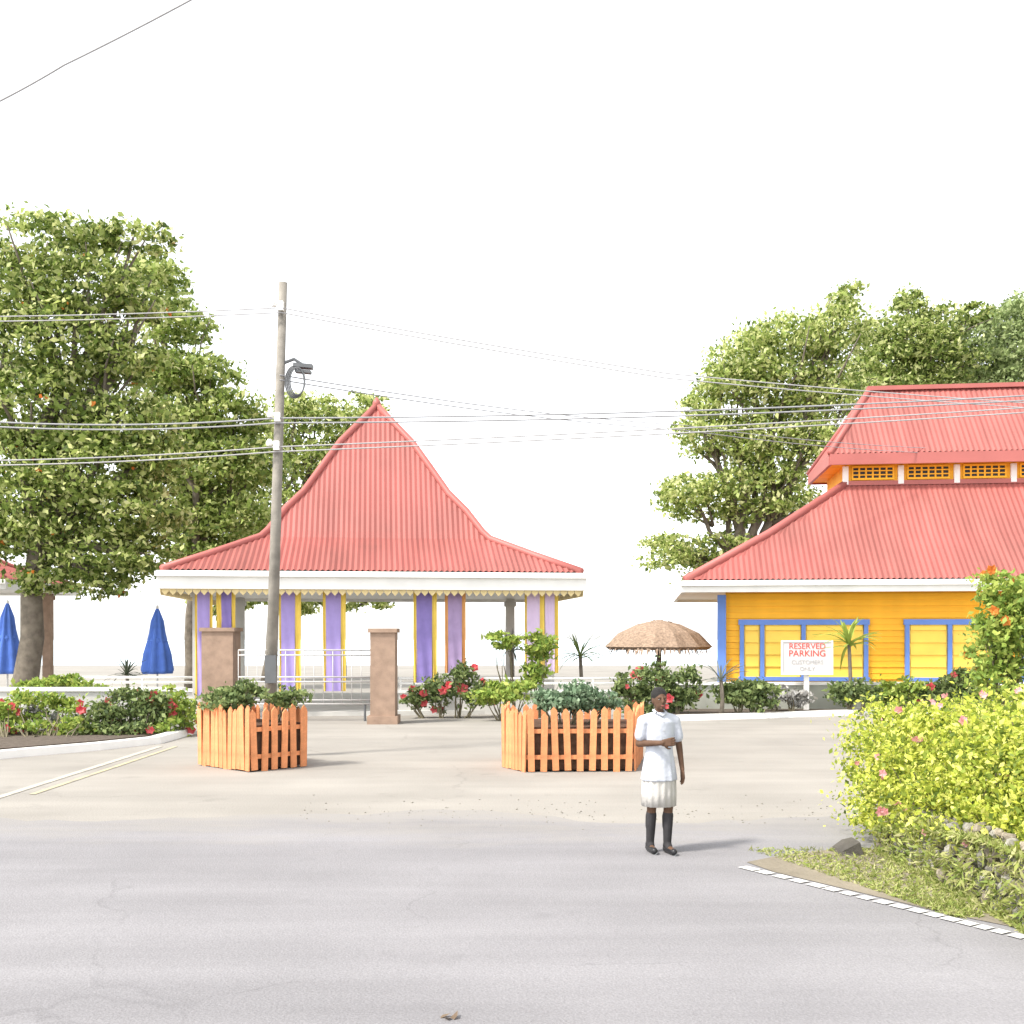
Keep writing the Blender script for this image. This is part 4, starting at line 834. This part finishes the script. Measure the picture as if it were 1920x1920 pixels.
def person(label, px, base_py, rz, skin, shirt, skirt, shoe, arms, hem1, hem2, under, kn=0.0, height=1.66):
    g = G(px, base_py); t = thing('person', label, 'person', g, rz, None)
    b = MB(); z = height / 1.66
    # legs (facing -Y), torso, neck, head
    for s in (-1, 1):
        fw = -.05 if s > 0 else .05
        capsule(b, (s * .085, 0, .88), (s * .085, fw * .6 - .02, .47), .085, .056); capsule(b, (s * .085, fw * .6 - .02, .47), (s * .082, fw * .9 + .015, .10), .054, .036)
        capsule(b, (s * .085, fw * .6 + .01, .40), (s * .083, fw * .8 + .025, .27), .05, .042); capsule(b, (s * .082, fw + .03, .06), (s * .09, fw - .13, .045), .036, .030)
    b.tube([(0, .01, .80), (0, .01, .92), (0, 0, 1.04), (0, -.005, 1.20), (0, .0, 1.33), (0, .01, 1.40)], [.08, .155, .12, .145, .15, .07], 16, True, [(1, .75), (1, .72), (1, .75), (1, .70), (1, .62), (1, .8)])
    for s in (-1, 1): capsule(b, (s * .06, .01, 1.365), (s * .165, .01, 1.345), .06, .055)
    capsule(b, (0, .015, 1.36), (0, .0, 1.47), .052, .046)
    b.ball((0, -.005, 1.565), (.074, .092, .105), 16, 12); b.ball((0, -.035, 1.515), (.056, .062, .065), 12, 8)
    b.ball((0, -.105, 1.545), (.014, .018, .022), 8, 6); b.ball((0, -.096, 1.565), (.010, .014, .03), 8, 6)
    b.ball((0, -.092, 1.502), (.024, .012, .010), 8, 6); b.ball((0, -.085, 1.475), (.022, .016, .014), 8, 6)
    for s in (-1, 1): b.ball((s * .076, .0, 1.55), (.012, .022, .034), 8, 6); b.ball((s * .034, -.088, 1.585), (.026, .012, .009), 8, 5)
    for s, (sh, el, wr, hd, sd_, nr) in zip((-1, 1), arms):
        capsule(b, sh, el, .046, .038); capsule(b, el, wr, .038, .026); hand(b, wr, hd, sd_, nr)
    o = b.build('body', skin, t, True); remesh(o, .0062, 4)
    for s in (-1, 1):
        q = MB(); q.ball((s * .032, -.084, 1.566), (.0105, .006, .0052), 10, 6); eo = q.build('eye', 'eye', t, True)
        q = MB(); q.ball((s * .032, -.0885, 1.566), (.0052, .0035, .0052), 8, 5); q.build('iris', 'hair_black', eo, True)
    q = MB(); q.ball((0, -.1025, 1.500), (.024, .007, .008), 10, 5); q.build('mouth', 'lip', t, True)
    # hair: cap over the back and top of the skull
    q = MB(); q.ball((0, .014, 1.602), (.086, .099, .086), 20, 12); q.ball((0, .075, 1.56), (.066, .045, .07), 14, 8); q.ball((0, .105, 1.60), (.045, .045, .05), 12, 8)
    h = q.build('hair', 'hair_black', t, True); remesh(h, .008, 2)
    # shirt with short sleeves
    q = MB(); q.tube([(0, .01, hem1), (0, .01, (hem1 + 1.02) / 2), (0, 0, 1.06), (0, -.005, 1.20), (0, .0, 1.33), (0, .01, 1.405), (0, .012, 1.43)], [.205, .185, .150, .166, .172, .085, .062], 28, True, [(1, .80), (1, .78), (1, .78), (1, .74), (1, .68), (1, .85), (1, .95)])
    for s, (sh, el, wr, hd, sd_, nr) in zip((-1, 1), arms):
        sh, el = Vector(sh), Vector(el); capsule(q, (s * .07, .01, 1.365), sh, .070, .070); capsule(q, sh, sh.lerp(el, .62), .066, .068)
    nv = []
    for (x, y, z_) in q.v:
        f = max(0, min(1, (1.16 - z_) / .25)); th = math.atan2(y, x); k_ = 1 + f * .035 * (math.sin(9 * th + 5 * z_) + .6 * math.sin(17 * th - 9 * z_)); nv.append((x * k_, y * k_, z_))
    q.v = nv
    so_ = q.build('shirt', shirt, t, True); remesh(so_, .011, 3)
    q = MB(); q.tube([(-.055, -.06, 1.43), (0, -.085, 1.395), (.055, -.06, 1.43), (.06, .02, 1.45), (0, .07, 1.455), (-.06, .02, 1.45), (-.055, -.06, 1.43)], .014, 6, False); q.build('collar', shirt, t, True)
    for k in range(4):
        q = MB(); q.ball((0, -.128 - .004 * k, 1.34 - .085 * k), (.008, .005, .008), 6, 4); q.build('button', 'ink_grey', t)
    # skirt with pleats
    q = MB(); r0 = .15; q.lathe([(r0, hem1 + .20), (.185, hem1 + .06), (.19 if under else .215, (hem1 + hem2) / 2), (.188 if under else .235, hem2)], 64, (0, .01), 16, .045)
    q.v = [(x, .01 + (y - .01) * .78, z_) for x, y, z_ in q.v]; q.build('skirt', skirt, t, True)
    for s in (-1, 1):                                                  # long dark socks
        fw = -.05 if s > 0 else .05
        ka, kb = Vector((s * .085, fw * .6 - .02, .47)), Vector((s * .082, fw * .9 + .015, .10)); q = MB(); capsule(q, ka.lerp(kb, .22), kb, .060, .045); capsule(q, (s * .085, fw * .6 + .01, .37), (s * .083, fw * .8 + .025, .27), .057, .051); capsule(q, kb, (s * .084, fw - .02, .065), .045, .042); so2 = q.build('sock', 'sock_dark', t, True); remesh(so2, .008, 2)
    # shoes
    for s in (-1, 1):
        fw = -.05 if s > 0 else .05
        q = MB(); capsule(q, (s * .082, fw + .045, .045), (s * .092, fw - .135, .038), .042, .036, 10); q.ball((s * .082, fw + .035, .075), (.042, .055, .045), 10, 6); q.v = [(x, y, max(.012, z_)) for x, y, z_ in q.v]
        shh = q.build('shoe', shoe, t, True)
        q = MB(); q.tube([(s * .082, fw + .10, .007), (s * .082, fw + .05, .007), (s * .090, fw - .10, .007), (s * .092, fw - .18, .007)], [.03, .05, .052, .03], 10, True, [(1, .14)] * 4); q.build('sole', 'dark_metal', shh)
    t.scale = (z * .92, z, z); return t
def folded(s):   # forearm across the waist
    sh = (s * .185, .01, 1.335); el = (s * .225, .03, 1.115); wr = (s * .055, -.225, 1.12 - .02 * s); d = (Vector(wr) - Vector(el)).normalized(); d.y *= .3
    return sh, el, wr, d, (0, .1, 1 * -s), (0, 1, 0)
def hanging(s, fw=-.02):
    sh = (s * .185, .01, 1.335); el = (s * .235, .02 + fw, 1.085); wr = (s * .25, -.03 + fw, .85); return sh, el, wr, (s * .05, -.05, -1), (0, -1 * 1, 0) if s < 0 else (0, 1, 0), (-s, 0, 0)
person('person in a white blouse, pale skirt and dark socks standing on the road edge', 1236, 1599, R(14), 'skin_dark', 'shirt_pale', 'skirt_pale', 'shoe_black', (folded(-1), hanging(1)), .74, .48, True)
